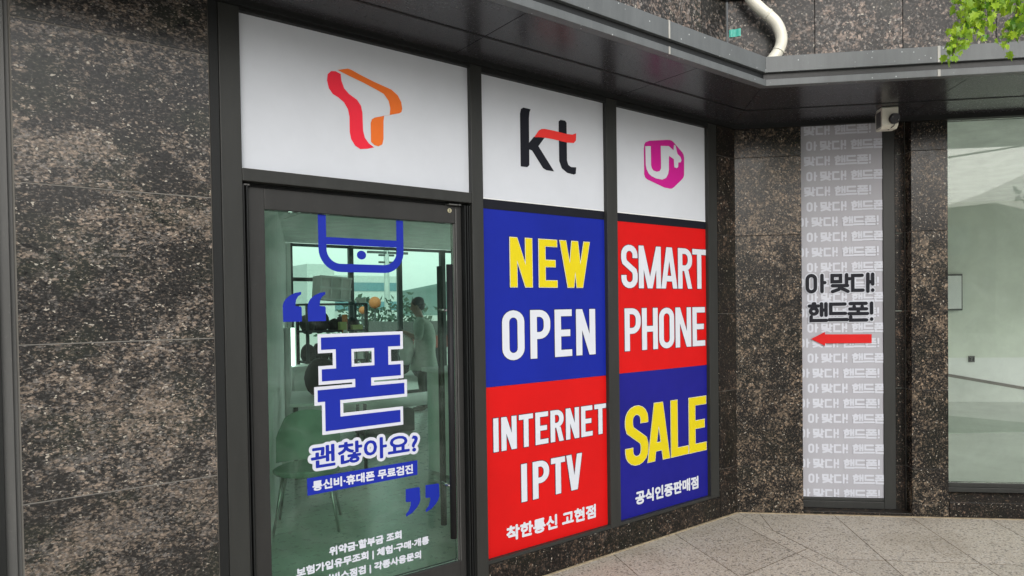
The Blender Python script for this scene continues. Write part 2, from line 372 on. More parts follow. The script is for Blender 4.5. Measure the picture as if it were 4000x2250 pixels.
bmC = slabs(C_foot, cuts)
bmf = bmesh.new()
rng = random.Random(3)
me = bpy.data.meshes.new('pavement'); mb = MB(); tones = []
for bmx in (bmA, bmC):
    bmx.faces.ensure_lookup_table(); centres = [f for f in bmx.faces]
    half = len(centres)
    # inset_individual keeps the original face as the inner one; rims are the thin new ones
    for f in centres:
        per = sum(e.calc_length() for e in f.edges)
        if f.calc_area() / max(per, 1e-6) > .012:
            g = mb.face([v.co.copy() for v in f.verts]); tones.append(.90 + .16 * rng.random())
o = mb.build('pavement', 'paving'); tag(o, kind='structure')
at = o.data.color_attributes.new('slab_tone', 'FLOAT_COLOR', 'CORNER')
for p, t in zip(o.data.polygons, tones):
    for li in p.loop_indices: at.data[li].color = (t, t * .985, t * .96, 1)
bmA.free(); bmC.free()

# ------------------------------------------------------------------ granite walls
def slab_wall(mb, pl, us, zs, o0, o1, gap=.004):
    for a, b in zip(us, us[1:]):
        for c, d in zip(zs, zs[1:]): mb.bx(pl, a + gap / 2, b - gap / 2, c + gap / 2, d - gap / 2, o0, o1)
JL = [-.3, .30, .907, 1.508, 2.118, 2.732, 3.34, 3.95]
w = thing('granite_wall', 'dark brown polished granite wall of stacked slabs left of the door', 'wall', loc=P('A', .4, 0, .1))
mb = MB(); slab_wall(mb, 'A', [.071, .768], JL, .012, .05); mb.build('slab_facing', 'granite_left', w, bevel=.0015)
mb = MB(); mb.bx('A', -.05, .80, 0, 3.95, .0145, .09); mb.build('mortar_backing', 'joint', w)
p = thing('metal_post', 'dark metal post with worn pale edge at the far left of the granite wall', 'post', loc=P('A', 0, 0))
mb = MB(); mb.bx('A', -.9, .018, 0, 3.9, -.03, .10); mb.build('post_body', 'frame_dark', p)
mb = MB(); mb.bx('A', .018, .052, 0, 3.9, -.012, .10); mb.bx('A', .052, .066, 0, 3.9, .004, .10); mb.build('edge_trim', 'trim', p, bevel=.002)

JC = [.0, .367, .961, 1.554, 2.150, 2.75, 3.0]
w = thing('granite_strip', 'narrow dark granite strip between the last sign panel and the inner corner', 'wall cladding', loc=P('A', 4.5, 0, .1))
mb = MB(); slab_wall(mb, 'A', [4.372, 4.600], [.0] + JC[1:], 0, .04); mb.build('slab_facing', 'granite_base', w, bevel=.0015)
mb = MB(); mb.bx('A', 4.36, 4.606, 0, 3.0, .008, .09); mb.build('mortar_backing', 'joint', w)
w = thing('granite_pillar', 'brown granite pillar between the inner corner and the grey arrow poster', 'pillar', 'granite pillars of the turned wall', loc=P('C', 1.3, 0, .1))
mb = MB(); slab_wall(mb, 'C', [1.072, 1.565], JC, 0, .09, .003); mb.build('slab_facing', 'granite_pillar', w, bevel=.0015)
mb = MB(); mb.bx('C', 1.062, 1.562, 0, 3.0, .012, .16); mb.build('mortar_backing', 'joint', w)
w = thing('granite_pillar', 'brown granite pillar between the arrow poster frame and the large right window', 'pillar', 'granite pillars of the turned wall', loc=P('C', 2.47, 0, .1))
mb = MB(); slab_wall(mb, 'C', [2.345, 2.602], JC, 0, .10, .003); mb.build('slab_facing', 'granite_pillar', w, bevel=.0015)
mb = MB(); slab_wall(mb, 'C', [2.272, 2.343], JC, .10, .13); mb.build('side_facing', 'granite_base', w, bevel=.0015)
mb = MB(); mb.bx('C', 2.348, 2.60, 0, 3.0, .012, .17); mb.build('mortar_backing', 'joint', w)
# plinths
mb = MB(); mb.bx('A', 2.2095, 4.370, 0, .163, 0, .12); one(mb, 'granite_plinth', 'granite_base', 'low dark granite plinth below the red and blue sign panels', 'plinth', bevel=.003)
mb = MB(); mb.bx('C', 1.566, 2.343, 0, .026, 0, .2); one(mb, 'granite_sill', 'granite_base', 'flat dark granite sill under the grey arrow poster', 'sill', bevel=.003)
mb = MB()
for u0, u1 in ((2.604, 4.2), (4.2, 5.8), (5.8, 7.2)):
    mb.hexa([P('C', u0 + .001, 0, 0), P('C', u1 - .001, 0, 0), P('C', u1 - .001, 0, .12), P('C', u0 + .001, 0, .12), P('C', u0 + .001, .119, 0), P('C', u1 - .001, .119, 0), P('C', u1 - .001, .168, .12), P('C', u0 + .001, .168, .12)])
one(mb, 'granite_sill', 'granite_base', 'sloping dark granite sill under the large right window', 'sill', bevel=.004)
mb = MB(); mb.bx('A', .77, 4.588, -.004, .005, -.014, -.0005); mb.bx('C', 1.085, 7.2, -.004, .005, -.014, -.0005); one(mb, 'base_sealant', 'sealant_tan', 'thin beige sealant line along the foot of the walls', 'sealant')
# upper wall
w = thing('upper_granite_wall', 'speckled granite wall rising above the grey canopy', 'wall', loc=P('C', 1.0, 3.2, -.05))
DU = -.062
uc = 1.0
corner = Vector((4.505, 3.1, 0)); ucorner = corner.dot(CD)
mb = MB(); slab_wall(mb, 'A', [-1.2, .6, 1.5, 2.4, 3.3, 4.2, 4.503], [3.06, 4.7], 0, .05); slab_wall(mb, 'C', [ucorner + .012, 1.65, 2.267, 2.9, 3.5, 4.1, 4.8, 6.0, 7.2], [3.06, 4.7], DU, DU + .05)
mb.build('slab_facing', 'granite_upper', w, bevel=.002)
mb = MB(); mb.bx('A', -1.2, 4.50, 3.06, 4.7, .012, .2); mb.bx('C', ucorner + .02, 7.2, 3.06, 4.7, DU + .012, DU + .2); mb.build('mortar_backing', 'joint', w)
f = thing('upper_window', 'bottom edge of a dark framed window above the canopy corner', 'window', loc=P('A', 4.3, 3.93))
mb = MB(); mb.bx('A', 3.6, 4.50, 3.925, 4.0, -.035, .02); mb.bx('C', ucorner - .02, 1.8, 3.93, 4.0, DU - .035, DU + .02); mb.build('window_sill', 'frame_dark', f, bevel=.003)
mb = MB(); mb.bx('A', 3.65, 4.46, 4.0, 4.6, -.02, .0); mb.bx('C', ucorner + .01, 1.75, 4.0, 4.6, DU - .02, DU - .002); mb.build('window_pane', 'trim', f)

# ------------------------------------------------------------------ canopy
FY = .68; FC = .95
def fpt(oA, oC):   # corner where the A fascia line (offset oA) meets the C fascia line (offset oC)
    y = DA - oA; x = ((DC - oC) - CN.y * y) / CN.x; return Vector((x, y, 0))
cn = thing('canopy', 'grey metal canopy with dark soffit running along both walls', 'canopy', loc=(3.9, 2.5, 3.0))
def strip(mb, oA, oC, t, z0, z1):
    c0, c1 = fpt(oA, oC), fpt(oA - t, oC - t)
    a0, a1 = Vector((-3, DA - oA, 0)), Vector((-3, DA - oA + t, 0))
    e0, e1 = CN * (DC - oC) + CD * 7.5, CN * (DC - oC + t) + CD * 7.5
    for q in ((a0, c0, c1, a1), (c0, e0, e1, c1)):
        mb.hexa([Vector((v.x, v.y, z0)) for v in q] + [Vector((v.x, v.y, z1)) for v in q])
mb = MB(); strip(mb, FY, FC, .05, 3.0, 3.041); mb.build('lower_fascia', 'fascia', cn, bevel=.002)
mb = MB(); strip(mb, FY - .022, FC - .022, .04, 3.0412, 3.0848); mb.build('fascia_groove', 'groove', cn)
mb = MB(); strip(mb, FY, FC, .05, 3.085, 3.184); mb.build('upper_fascia', 'fascia', cn, bevel=.002)
# soffit sheets, one per bay with a thin open seam between them
mb = MB(); g = .0025
c_in, c_w = fpt(FY - .05, FC - .05), Vector((4.70, 3.12, 0))
xs = [-3, -1.5, 0.2, 2.02, 3.30]
y0, y1 = DA - FY + .05, DA + .06
for a, b in zip(xs, xs[1:]): mb.hexa([Vector((x, y, z)) for z in (3.0, 3.03) for x, y in ((a + g, y0), (b - g, y0), (b - g, y1), (a + g, y1))])
cwA = Vector((4.62, DA + .06, 0))
for z in (0,):
    q = [Vector((3.30 + g, y0, 0)), c_in - Vector((g, 0, 0)), cwA - Vector((g, 0, 0)), Vector((3.30 + g, y1, 0))]
    mb.hexa([v + Vector((0, 0, 3.0)) for v in q] + [v + Vector((0, 0, 3.03)) for v in q])
us = [None, 2.30, 3.5, 4.7, 5.9, 7.5]
i0 = FC - .05
q = [c_in + CD * g, CN * (DC - i0) + CD * (us[1] - g), CN * (DC + .12) + CD * (us[1] - g), cwA + CD * g]
mb.hexa([Vector((v.x, v.y, 3.0)) for v in q] + [Vector((v.x, v.y, 3.03)) for v in q])
for a, b in zip(us[1:], us[2:]): mb.bx('C', a + g, b - g, 3.0, 3.03, -i0, .12)
mb.build('soffit', 'soffit', cn)
# raised trim line half way across the soffit, and the shadow trim along the wall
mb = MB()
def sof_line(oA, oC, wdt, z0, z1):
    strip(mb, oA, oC, wdt, z0, z1)
sof_line(.30, .42, .012, 2.9965, 2.9995)
mb.build('soffit_seam', 'frame_dark', cn)
mb = MB(); mb.bx('A', .77, 4.598, 2.972, 3.004, -.022, .15); mb.bx('C', 1.076, 7.4, 2.968, 3.004, -.03, -.001); mb.build('wall_trim', 'frame_dark', cn)
mb = MB(); mb.hexa([Vector((x, y, z)) for z in (3.12, 3.16) for x, y in ((-3, y0), (c_in.x, c_in.y), (4.505, 3.099), (-3, 3.099))])
q = [c_in, CN * (DC - i0) + CD * 7.5, CN * (DC + DU - .001) + CD * 7.5, Vector((4.505, 3.099, 0))]
mb.hexa([Vector((v.x, v.y, 3.12)) for v in q] + [Vector((v.x, v.y, 3.16)) for v in q]); mb.build('canopy_roof', 'fascia', cn)
mb = MB()
for pl_, u, w_, q_ in (('A', 2.991, .006, FY), ('A', 1.05, .006, FY), ('A', -.9, .006, FY), ('C', 2.098, .008, FC), ('C', 4.0, .008, FC), ('C', 5.9, .008, FC)):
    for z0, z1 in ((3.0, 3.041), (3.085, 3.185)):
        mb = MB(); mb.bx(pl_, u - w_, u + w_, z0, z1, -q_ - .003, -q_ + .006); mb.build('fascia_joint', 'sealant', cn)

# ------------------------------------------------------------------ shopfront frame
fr = thing('shopfront_frame', 'dark grey metal frame holding the door and the sign panels', 'window frame', loc=P('A', 2.5, 0))
mb = MB(); mb.bx('A', .768, .805, .0, 2.972, .006, .12); mb.build('side_channel', 'frame_dark', fr)
for u0, u1 in ((.807, .896), (2.131, 2.208), (3.193, 3.290), (4.262, 4.368)):
    mb = MB(); mb.bx('A', u0, u1, .165 if u0 > 3 else .0, 2.972, 0, .12); mb.build('mullion', 'frame', fr, bevel=.003)
mb = MB(); mb.bx('A', .8965, 2.1305, 2.205, 2.262, .001, .12); mb.build('transom', 'frame', fr, bevel=.003)
mb = MB(); mb.bx('A', .8965, 2.1305, 2.957, 2.971, .002, .12); mb.bx('A', 2.2085, 3.1925, 2.944, 2.971, .002, .12); mb.bx('A', 3.2905, 4.2615, 2.940, 2.971, .002, .12); mb.build('head_rail', 'frame_dark', fr)
mb = MB(); mb.bx('A', 2.2085, 3.1925, .165, .188, .002, .12); mb.bx('A', 3.2905, 4.2615, .165, .188, .002, .12); mb.build('bottom_rail', 'frame', fr, bevel=.002)
for u0, u1 in ((2.2085, 3.1925), (3.2905, 4.2615)):
    mb = MB(); mb.bx('A', u0, u1, 2.187, 2.242, .028, .06); mb.build('black_band', 'black_logo', fr)
mb = MB()
for u in (2.088, 2.104, 2.118): mb.bx('A', u, u + .006, .02, 2.19, .012, .05)
for u in (.9, .915): mb.bx('A', u, u + .006, .02, 2.19, .012, .05)
mb.bx('A', .8965, .93, .02, 2.2, .05, .1); mb.bx('A', 2.082, 2.1305, .02, 2.2, .05, .1); mb.bx('A', .93, 2.082, 2.188, 2.204, .06, .1)
mb.build('door_jamb', 'frame_dark', fr)

# ------------------------------------------------------------------ lettering: strokes
def stroke(mb, pl, pts, w, off, closed=False, cap='butt', T=lambda p: p):
    """ribbon of width w along pts in drawing units mapped by T onto the facade"""
    p = []
    for a, b in pts:
        if not p or (Vector((a, b)) - p[-1]).length > 1e-5: p.append(Vector((a, b)))
    n = len(p); L, Rr = [], []
    for i in range(n):
        a = p[(i - 1) % n] if (closed or i) else None; b = p[(i + 1) % n] if (closed or i < n - 1) else None
        d0 = (p[i] - a).normalized() if a is not None else None; d1 = (b - p[i]).normalized() if b is not None else None
        if d0 is None: d0 = d1
        if d1 is None: d1 = d0
        n0, n1 = Vector((-d0.y, d0.x)), Vector((-d1.y, d1.x)); m = (n0 + n1)
        m = m.normalized() if m.length > 1e-6 else n0; k = 1 / max(.45, m.dot(n0))
        L.append(p[i] + m * w / 2 * k); Rr.append(p[i] - m * w / 2 * k)
    mb.k += 1; o = off - mb.k * EPS
    f = lambda q: P(pl, *T((q.x, q.y)), o)
    vl = [mb.bm.verts.new(f(q)) for q in L]; vr = [mb.bm.verts.new(f(q)) for q in Rr]
    for i in range(n if closed else n - 1):
        j = (i + 1) % n; mb.bm.faces.new((vl[i], vr[i], vr[j], vl[j]))
    if cap == 'round' and not closed:
        for c in (p[0], p[-1]):
            mb.k += 1; o2 = off - mb.k * EPS
            mb.bm.faces.new([mb.bm.verts.new(P(pl, *T((c.x + w / 2 * math.cos(t), c.y + w / 2 * math.sin(t))), o2)) for t in [2 * math.pi * k / 14 for k in range(14)]])
def arc(cx, cy, rx, ry, a0, a1, n=8): return [(cx + rx * math.cos(R(a0 + (a1 - a0) * i / n)), cy + ry * math.sin(R(a0 + (a1 - a0) * i / n))) for i in range(n + 1)]
def latin(mb, pl, ch, u0, u1, z0, z1, t, off, e=0.0):
    """condensed bold capital in the box u0..u1, z0..z1 with stem t (metres), grown by e"""
    KZ = .80; h = (z1 - z0) / KZ; w = u1 - u0; T = lambda p: (u0 + p[0], z0 + p[1] * KZ)
    def st(pts, closed=False): 
        pts = list(pts)
        if e and not closed:
            a, b = Vector(pts[0]), Vector(pts[1]); pts[0] = tuple(a + (a - b).normalized() * e)
            a, b = Vector(pts[-1]), Vector(pts[-2]); pts[-1] = tuple(a + (a - b).normalized() * e)
        stroke(mb, pl, pts, t + 2 * e, off, closed, 'butt', T)
    def dg(x0, y0, x1, y1, tw):      # slanted bar with level ends, x = left edge
        dy = (1 if y1 > y0 else -1) * e; sx = (x1 - x0) / (y1 - y0) * dy
        mb.poly(pl, [T(q) for q in ((x0 - e - sx, y0 - dy), (x0 + tw + e - sx, y0 - dy), (x1 + tw + e + sx, y1 + dy), (x1 - e + sx, y1 + dy))], off)
    s = t / 2
    def bowl(y0, y1, x0=s): r = min(w * .42, (y1 - y0) / 2 - s + .0); return [(x0, y1 - s)] + arc(w - s - r * .9, y1 - s - r, r * .9, r, 90, 0, 6) + arc(w - s - r * .9, y0 + s + r, r * .9, r, 0, -90, 6) + [(x0, y0 + s)]
    if ch == 'I': st([(w / 2, 0), (w / 2, h)])
    elif ch == 'N': st([(s, 0), (s, h)]); st([(w - s, 0), (w - s, h)]); dg(0.0, h, w - t * 1.05, 0, t * 1.05)
    elif ch == 'E':
        st([(s, 0), (s, h)])
        for y, q in ((h - s, w), (h / 2, w * .9), (s, w)): st([(0, y), (q, y)])
    elif ch == 'L': st([(s, 0), (s, h)]); st([(0, s), (w, s)])
    elif ch == 'T': st([(0, h - s), (w, h - s)]); st([(w / 2, 0), (w / 2, h)])
    elif ch == 'H': st([(s, 0), (s, h)]); st([(w - s, 0), (w - s, h)]); st([(s, h / 2), (w - s, h / 2)])
    elif ch == 'W':
        q = w * .27; dg(0, h, q - t * .1, 0, t); dg(w / 2 - t * .55, h, q - t * .1, 0, t); dg(w / 2 - t * .5, h, w - q - t * .9, 0, t); dg(w - t, h, w - q - t * .9, 0, t)
    elif ch == 'V': dg(0, h, w / 2 - t * .62, 0, t); dg(w - t, h, w / 2 - t * .38, 0, t)
    elif ch == 'A': dg(0, 0, w / 2 - t * .62, h, t); dg(w - t, 0, w / 2 - t * .38, h, t); st([(w * .26, h * .24), (w * .74, h * .24)])
    elif ch == 'M': st([(s, 0), (s, h)]); st([(w - s, 0), (w - s, h)]); dg(0, h, w / 2 - t * .5, 0, t * 1.0); dg(w - t * 1.0, h, w / 2 - t * .5, 0, t * 1.0)
    elif ch == 'O':
        r = w / 2 - s; st(arc(w / 2, h - s - r * 1.05, r, r * 1.05, 0, 180, 10) + arc(w / 2, s + r * 1.05, r, r * 1.05, 180, 360, 10), True)
    elif ch == 'P': st([(s, 0), (s, h)]); st(bowl(h * .40, h))
    elif ch == 'R': st([(s, 0), (s, h)]); st(bowl(h * .44, h)); dg(w * .42, h * .46, w - t * 1.02, 0, t)
    elif ch == 'S':
        r = w / 2 - s; rt_ = (w / 2, h - s - r * 1.05); rb = (w / 2, s + r * 1.05)
        pts = [(w - s, h * .70)] + arc(rt_[0], rt_[1], r, r * 1.05, 0, 180, 9) + [(s, h * .68), (s + w * .05, h * .60), (w / 2, h * .5), (w - s - w * .05, h * .40), (w - s, h * .32)] + arc(rb[0], rb[1], r, r * 1.05, 0, -180, 9) + [(s, h * .30)]
        st(pts)
def word(pl, parent, mat, cells, z0, z1, t, off, outline=None, shadow='ink_dark'):
    if shadow:
        mb = MB()
        for ch, u0, u1 in cells: latin(mb, pl, ch, u0, u1, z0, z1, t, off + .0014, (.0045 if not outline else .0075))
        mb.build('letter_shadow', shadow, parent)
    if outline:
        mb = MB()
        for ch, u0, u1 in cells: latin(mb, pl, ch, u0, u1, z0, z1, t, off - .0012, .0035)
        mb.build('letter_outline', outline, parent)
        off -= .0026
    mb = MB()
    for ch, u0, u1 in cells: latin(mb, pl, ch, u0, u1, z0, z1, t, off)
    return mb.build('lettering', mat, parent)
def text(pl, parent, mat, body, u0, u1, z0, z1, off, bold=0.0, name='lettering', n=8, grow=None):
    """Hangul text fitted into the box; copies shifted in a small circle make it bold (grow: an outline that big)"""
    cu = bpy.data.curves.new('t', 'FONT'); cu.body = body; cu.size = 1; cu.resolution_u = 3
    to = bpy.data.objects.new('t', cu); COL.objects.link(to)
    dg = bpy.context.evaluated_depsgraph_get(); me = to.evaluated_get(dg).to_mesh()
    vs = [v.co.copy() for v in me.vertices]; fs = [tuple(p.vertices) for p in me.polygons]
    bpy.data.objects.remove(to); bpy.data.curves.remove(cu)
    x0, x1 = min(v.x for v in vs), max(v.x for v in vs); y0, y1 = min(v.y for v in vs), max(v.y for v in vs)
    rad = bold; sx = (u1 - u0 - 2 * bold) / (x1 - x0); sy = (z1 - z0 - 2 * bold) / (y1 - y0)
    if grow: rad = bold + grow; n = 20
    mb = MB()
    rings = [(0, 0)] + [(rad * math.cos(2 * math.pi * k / n), rad * math.sin(2 * math.pi * k / n)) for k in range(n)]
    if grow: rings += [(rad * .5 * math.cos(2 * math.pi * k / 8), rad * .5 * math.sin(2 * math.pi * k / 8)) for k in range(8)]
    for k, (dx, dz) in enumerate(rings):
        vv = [mb.bm.verts.new(P(pl, u0 + bold + (v.x - x0) * sx + dx, z0 + bold + (v.y - y0) * sy + dz, off - k * .00006)) for v in vs]
        for f in fs:
            try: mb.bm.faces.new([vv[i] for i in f])
            except Exception: pass
    return mb.build(name, mat, parent)

# ------------------------------------------------------------------ sign panels
SP = .03  # sign and lettering coordinates were scaled about the camera onto this recess
def panel(name, label, mat, u0, u1, z0, z1, edge=True, group=None):
    t = thing(name, label, 'sign', group, loc=P('A', (u0 + u1) / 2, z0, SP))
    mb = MB(); mb.bx('A', u0, u1, z0, z1, SP, SP + .02); mb.build('panel', mat, t)
    if edge:
        e = .006; mb = MB()
        for a, b, c, d in ((u0, u1, z0, z0 + e), (u0, u0 + e, z0 + e, z1), (u1 - e, u1, z0 + e, z1)): mb.bx('A', a, b, c, d, SP - .0012, SP + .01)
        mb.build('panel_edge', 'white_edge', t)
    return t
GW = 'white logo panels in the top row'  # logo outlines, like the door decals, baked from image pixels
s1 = panel('logo_panel', 'wide white sign above the door with a red and orange ribbon logo', 'white_film', .8975, 2.142, 2.262, 2.962, group=GW)
mb = MB(); mb.poly('A', [(1.382, 2.778), (1.356, 2.786), (1.333, 2.782), (1.315, 2.764), (1.311, 2.733), (1.320, 2.697), (1.339, 2.673), (1.368, 2.661), (1.397, 2.642), (1.417, 2.611), (1.424, 2.577), (1.424, 2.501), (1.431, 2.467), (1.451, 2.438), (1.479, 2.424), (1.518, 2.431), (1.555, 2.443), (1.526, 2.459), (1.505, 2.484), (1.496, 2.518), (1.494, 2.606), (1.487, 2.640), (1.467, 2.666), (1.424, 2.688), (1.399, 2.711), (1.385, 2.746)], SP - .0015); mb.build('red_ribbon_logo', 'logo_red', s1)
mb = MB(); mb.poly('A', [(1.366, 2.794), (1.421, 2.812), (1.440, 2.809), (1.486, 2.794), (1.563, 2.773), (1.658, 2.752), (1.694, 2.729), (1.714, 2.697), (1.719, 2.664), (1.714, 2.646), (1.700, 2.637), (1.676, 2.630), (1.614, 2.611), (1.610, 2.581), (1.608, 2.491), (1.601, 2.464), (1.579, 2.451), (1.557, 2.454), (1.538, 2.468), (1.538, 2.563), (1.545, 2.582), (1.562, 2.594), (1.646, 2.620), (1.650, 2.655), (1.641, 2.691), (1.614, 2.722), (1.574, 2.736), (1.501, 2.758), (1.426, 2.777)], SP - .0015); mb.build('orange_ribbon_logo', 'logo_orange', s1)
s2 = panel('logo_panel', 'white sign with black kt letters and a red stroke, second in the top row', 'white_film', 2.209, 3.224, 2.241, 2.950, group=GW)
mb = MB(); mb.poly('A', [(2.584, 2.804), (2.575, 2.785), (2.570, 2.75), (2.569, 2.604), (2.607, 2.645), (2.691, 2.650), (2.641, 2.592), (2.764, 2.454), (2.700, 2.455), (2.674, 2.465), (2.590, 2.560), (2.569, 2.563), (2.568, 2.470), (2.552, 2.456), (2.502, 2.455), (2.502, 2.766), (2.510, 2.794), (2.529, 2.805)], SP - .0015)
mb.poly('A', [(2.806, 2.660), (2.806, 2.766), (2.822, 2.778), (2.861, 2.779), (2.872, 2.768), (2.872, 2.534), (2.882, 2.508), (2.906, 2.497), (2.950, 2.500), (2.945, 2.459), (2.928, 2.452), (2.872, 2.457), (2.828, 2.480), (2.807, 2.522)], SP - .0015); mb.build('black_letter_logo', 'black_logo', s2)
mb = MB(); mb.poly('A', [(2.607, 2.641), (2.644, 2.686), (2.665, 2.698), (2.690, 2.703), (2.761, 2.703), (2.870, 2.698), (2.921, 2.701), (2.951, 2.714), (2.949, 2.668), (2.930, 2.650), (2.869, 2.645), (2.760, 2.650), (2.686, 2.650), (2.640, 2.646)], SP - .0028); mb.build('red_stroke_logo', 'logo_scarlet', s2)
s3 = panel('logo_panel', 'white sign with a magenta hexagon logo, right end of the top row', 'white_film', 3.291, 4.294, 2.243, 2.945, group=GW)
mb = MB(); mb.poly('A', [(3.586, 2.70), (3.590, 2.727), (3.602, 2.745), (3.643, 2.762), (3.833, 2.794), (3.860, 2.797), (3.885, 2.795), (3.906, 2.785), (4.001, 2.726), (4.014, 2.712), (4.020, 2.690), (4.018, 2.570), (4.012, 2.550), (3.998, 2.535), (3.900, 2.465), (3.880, 2.455), (3.857, 2.452), (3.799, 2.454), (3.618, 2.493), (3.597, 2.503), (3.587, 2.524)], SP - .0015); mb.build('hexagon_logo', 'magenta', s3)
mb = MB(); mb.poly('A', [(3.599, 2.719), (3.656, 2.726), (3.657, 2.596), (3.664, 2.576), (3.680, 2.561), (3.716, 2.556), (3.748, 2.565), (3.762, 2.585), (3.763, 2.62), (3.761, 2.742), (3.847, 2.752), (3.900, 2.729), (3.905, 2.768), (3.923, 2.766), (3.943, 2.709), (3.978, 2.690), (3.988, 2.667), (3.977, 2.652), (3.952, 2.649), (3.949, 2.615), (3.932, 2.606), (3.906, 2.609), (3.902, 2.666), (3.849, 2.683), (3.846, 2.585), (3.838, 2.553), (3.815, 2.523), (3.771, 2.507), (3.708, 2.509), (3.660, 2.520), (3.632, 2.534), (3.610, 2.562), (3.602, 2.590)], SP - .0028); mb.build('white_letter_logo', 'white_film', s3)

o = SP - .0018
s = panel('new_open_sign', 'blue sign with yellow NEW above white OPEN', 'blue_film', 2.209, 3.224, 1.170, 2.187, False, 'coloured word signs below the logo panels')
word('A', s, 'yellow', [('N', 2.411, 2.578), ('E', 2.630, 2.776), ('W', 2.800, 3.055)], 1.743, 2.033, .051, o, 'white_letter')
word('A', s, 'white_letter', [('O', 2.347, 2.512), ('P', 2.557, 2.715), ('E', 2.751, 2.894), ('N', 2.930, 3.099)], 1.314, 1.606, .052, o)
s = panel('internet_sign', 'red sign reading INTERNET IPTV with Korean shop line below', 'red_film', 2.209, 3.224, .186, 1.1675, False, 'coloured word signs below the logo panels')
lets = 'INTERNET'; ws = [.36, 1, .95, .9, .96, 1, .88, .95]; gap = .018; tot = (3.188 - 2.271 - gap * 7) / sum(ws); x = 2.271; cells = []
for ch, q in zip(lets, ws): cells.append((ch, x, x + q * tot)); x += q * tot + gap
word('A', s, 'white_letter', cells, .792, .987, .037, o)
word('A', s, 'white_letter', [('I', 2.470, 2.518), ('P', 2.560, 2.690), ('T', 2.706, 2.822), ('V', 2.832, 2.967)], .467, .693, .044, o)
text('A', s, 'white_letter', '착한통신 고현점', 2.355, 3.083, .256, .346, o - .0008, .0045)
s = panel('smart_phone_sign', 'red sign reading SMART PHONE in white', 'red_film', 3.291, 4.290, 1.172, 2.187, False, 'coloured word signs below the logo panels')
word('A', s, 'white_letter', [('S', 3.348, 3.509), ('M', 3.520, 3.750), ('A', 3.752, 3.929), ('R', 3.937, 4.098), ('T', 4.101, 4.262)], 1.742, 2.034, .050, o)
word('A', s, 'white_letter', [('P', 3.374, 3.534), ('H', 3.546, 3.710), ('O', 3.724, 3.888), ('N', 3.902, 4.080), ('E', 4.096, 4.245)], 1.318, 1.606, .050, o)
s = panel('sale_sign', 'blue sign with big yellow SALE and a small white Korean line', 'navy_film', 3.291, 4.297, .186, 1.1695, False, 'coloured word signs below the logo panels')
word('A', s, 'yellow', [('S', 3.367, 3.595), ('A', 3.589, 3.824), ('L', 3.838, 4.032), ('E', 4.041, 4.246)], .536, .941, .074, o, 'white_letter')
text('A', s, 'white_letter', '공식인증판매점', 3.459, 4.147, .262, .356, o - .0008, .0045)

# ------------------------------------------------------------------ door
D0 = .04
dr = thing('glass_door', 'black framed glass door covered with blue and white Korean decals', 'door', loc=P('A', .93, .02, D0))
mb = MB()
mb.bx('A', .930, 1.003, .03, 2.186, D0, D0 + .05); mb.bx('A', 2.042, 2.082, .03, 2.186, D0, D0 + .05)
mb.bx('A', 1.003, 2.042, 2.090, 2.186, D0, D0 + .05); mb.bx('A', 1.003, 2.042, .03, .218, D0, D0 + .05); mb.build('door_leaf', 'door', dr, bevel=.003)
mb = MB(); mb.bx('A', 2.0445, 2.049, .218, 2.17, D0 - .002, D0 + .02); mb.bx('A', 2.036, 2.0415, .22, 2.088, D0 + .006, D0 + .03); mb.build('glazing_bead', 'trim', dr)
GO = .058
mb = MB(); mb.bx('A', 1.0035, 2.0355, .2185, 2.0895, GO, GO + .008); gp = mb.build('door_glass', 'glass_door', dr)
h = MB(); hp = P('A', 1.943, 0, -.05); h.tube([(hp.x, hp.y, .39), (hp.x, hp.y, 1.857)], .0175, 18); hd = h.build('handle', 'handle', dr)
h = MB()
for z in (1.614, .668): h.tube([(hp.x, hp.y + .015, z), (hp.x, DA + GO, z)], .008, 12)
h.build('standoff', 'chrome', hd)
h = MB(); hx = 2.006; h.tube([(hx, DA + .15, .40), (hx, DA + .15, 1.86)], .0175, 16); h.build('handle', 'handle', dr)
lk = MB(); lk.tube([P('A', 2.006, 2.159, D0 - .004), P('A', 2.006, 2.159, D0 + .01)], .0125, 20); lko = lk.build('lock', 'brass', dr)
lk = MB(); lk.bx('A', 2.0045, 2.0075, 2.151, 2.167, D0 - .0055, D0 - .003); lk.build('keyhole', 'black', lko)
mb = MB(); mb.bx('A', 1.99, 2.045, 2.187, 2.193, .015, .06); mb.bx('A', 2.05, 2.066, 2.187, 2.194, .012, .05); mb.bx('A', .905, .93, 2.187, 2.194, .012, .05); mb.build('pivot', 'trim', dr, bevel=.001)
# decals on the outside of the glass
q = GO - .0015
def rrect(u0, u1, z0, z1, r, corners='bl br'):
    pts = []
    pts += arc(u1 - r, z0 + r, r, r, -90, 0, 8) if 'br' in corners else [(u1, z0)]
    pts += arc(u1 - r, z1 - r, r, r, 0, 90, 8) if 'tr' in corners else [(u1, z1)]
    pts += arc(u0 + r, z1 - r, r, r, 90, 180, 8) if 'tl' in corners else [(u0, z1)]
    pts += arc(u0 + r, z0 + r, r, r, 180, 270, 8) if 'bl' in corners else [(u0, z0)]
    return pts
ic = MB()
mid = arc(1.263 + .118, 1.812 + .112, .096, .094, 180, 270, 9)
path = [(1.283, 2.087)] + [(1.283, 1.93)] + arc(1.376, 1.924, .093, .0935, 180, 270, 9)[1:] + arc(1.614, 1.924, .093, .0935, 270, 360, 9) + [(1.707, 1.93), (1.707, 2.087)]
stroke(ic, 'A', path, .041, q)
ic.poly('A', [(1.300, 1.944), (1.690, 1.944), (1.690, 1.980), (1.300, 1.980)], q)
ic.poly('A', arc(1.488, 1.898, .0255, .0225, 0, 342, 19), q)
ic.build('phone_icon', 'door_blue', dr)
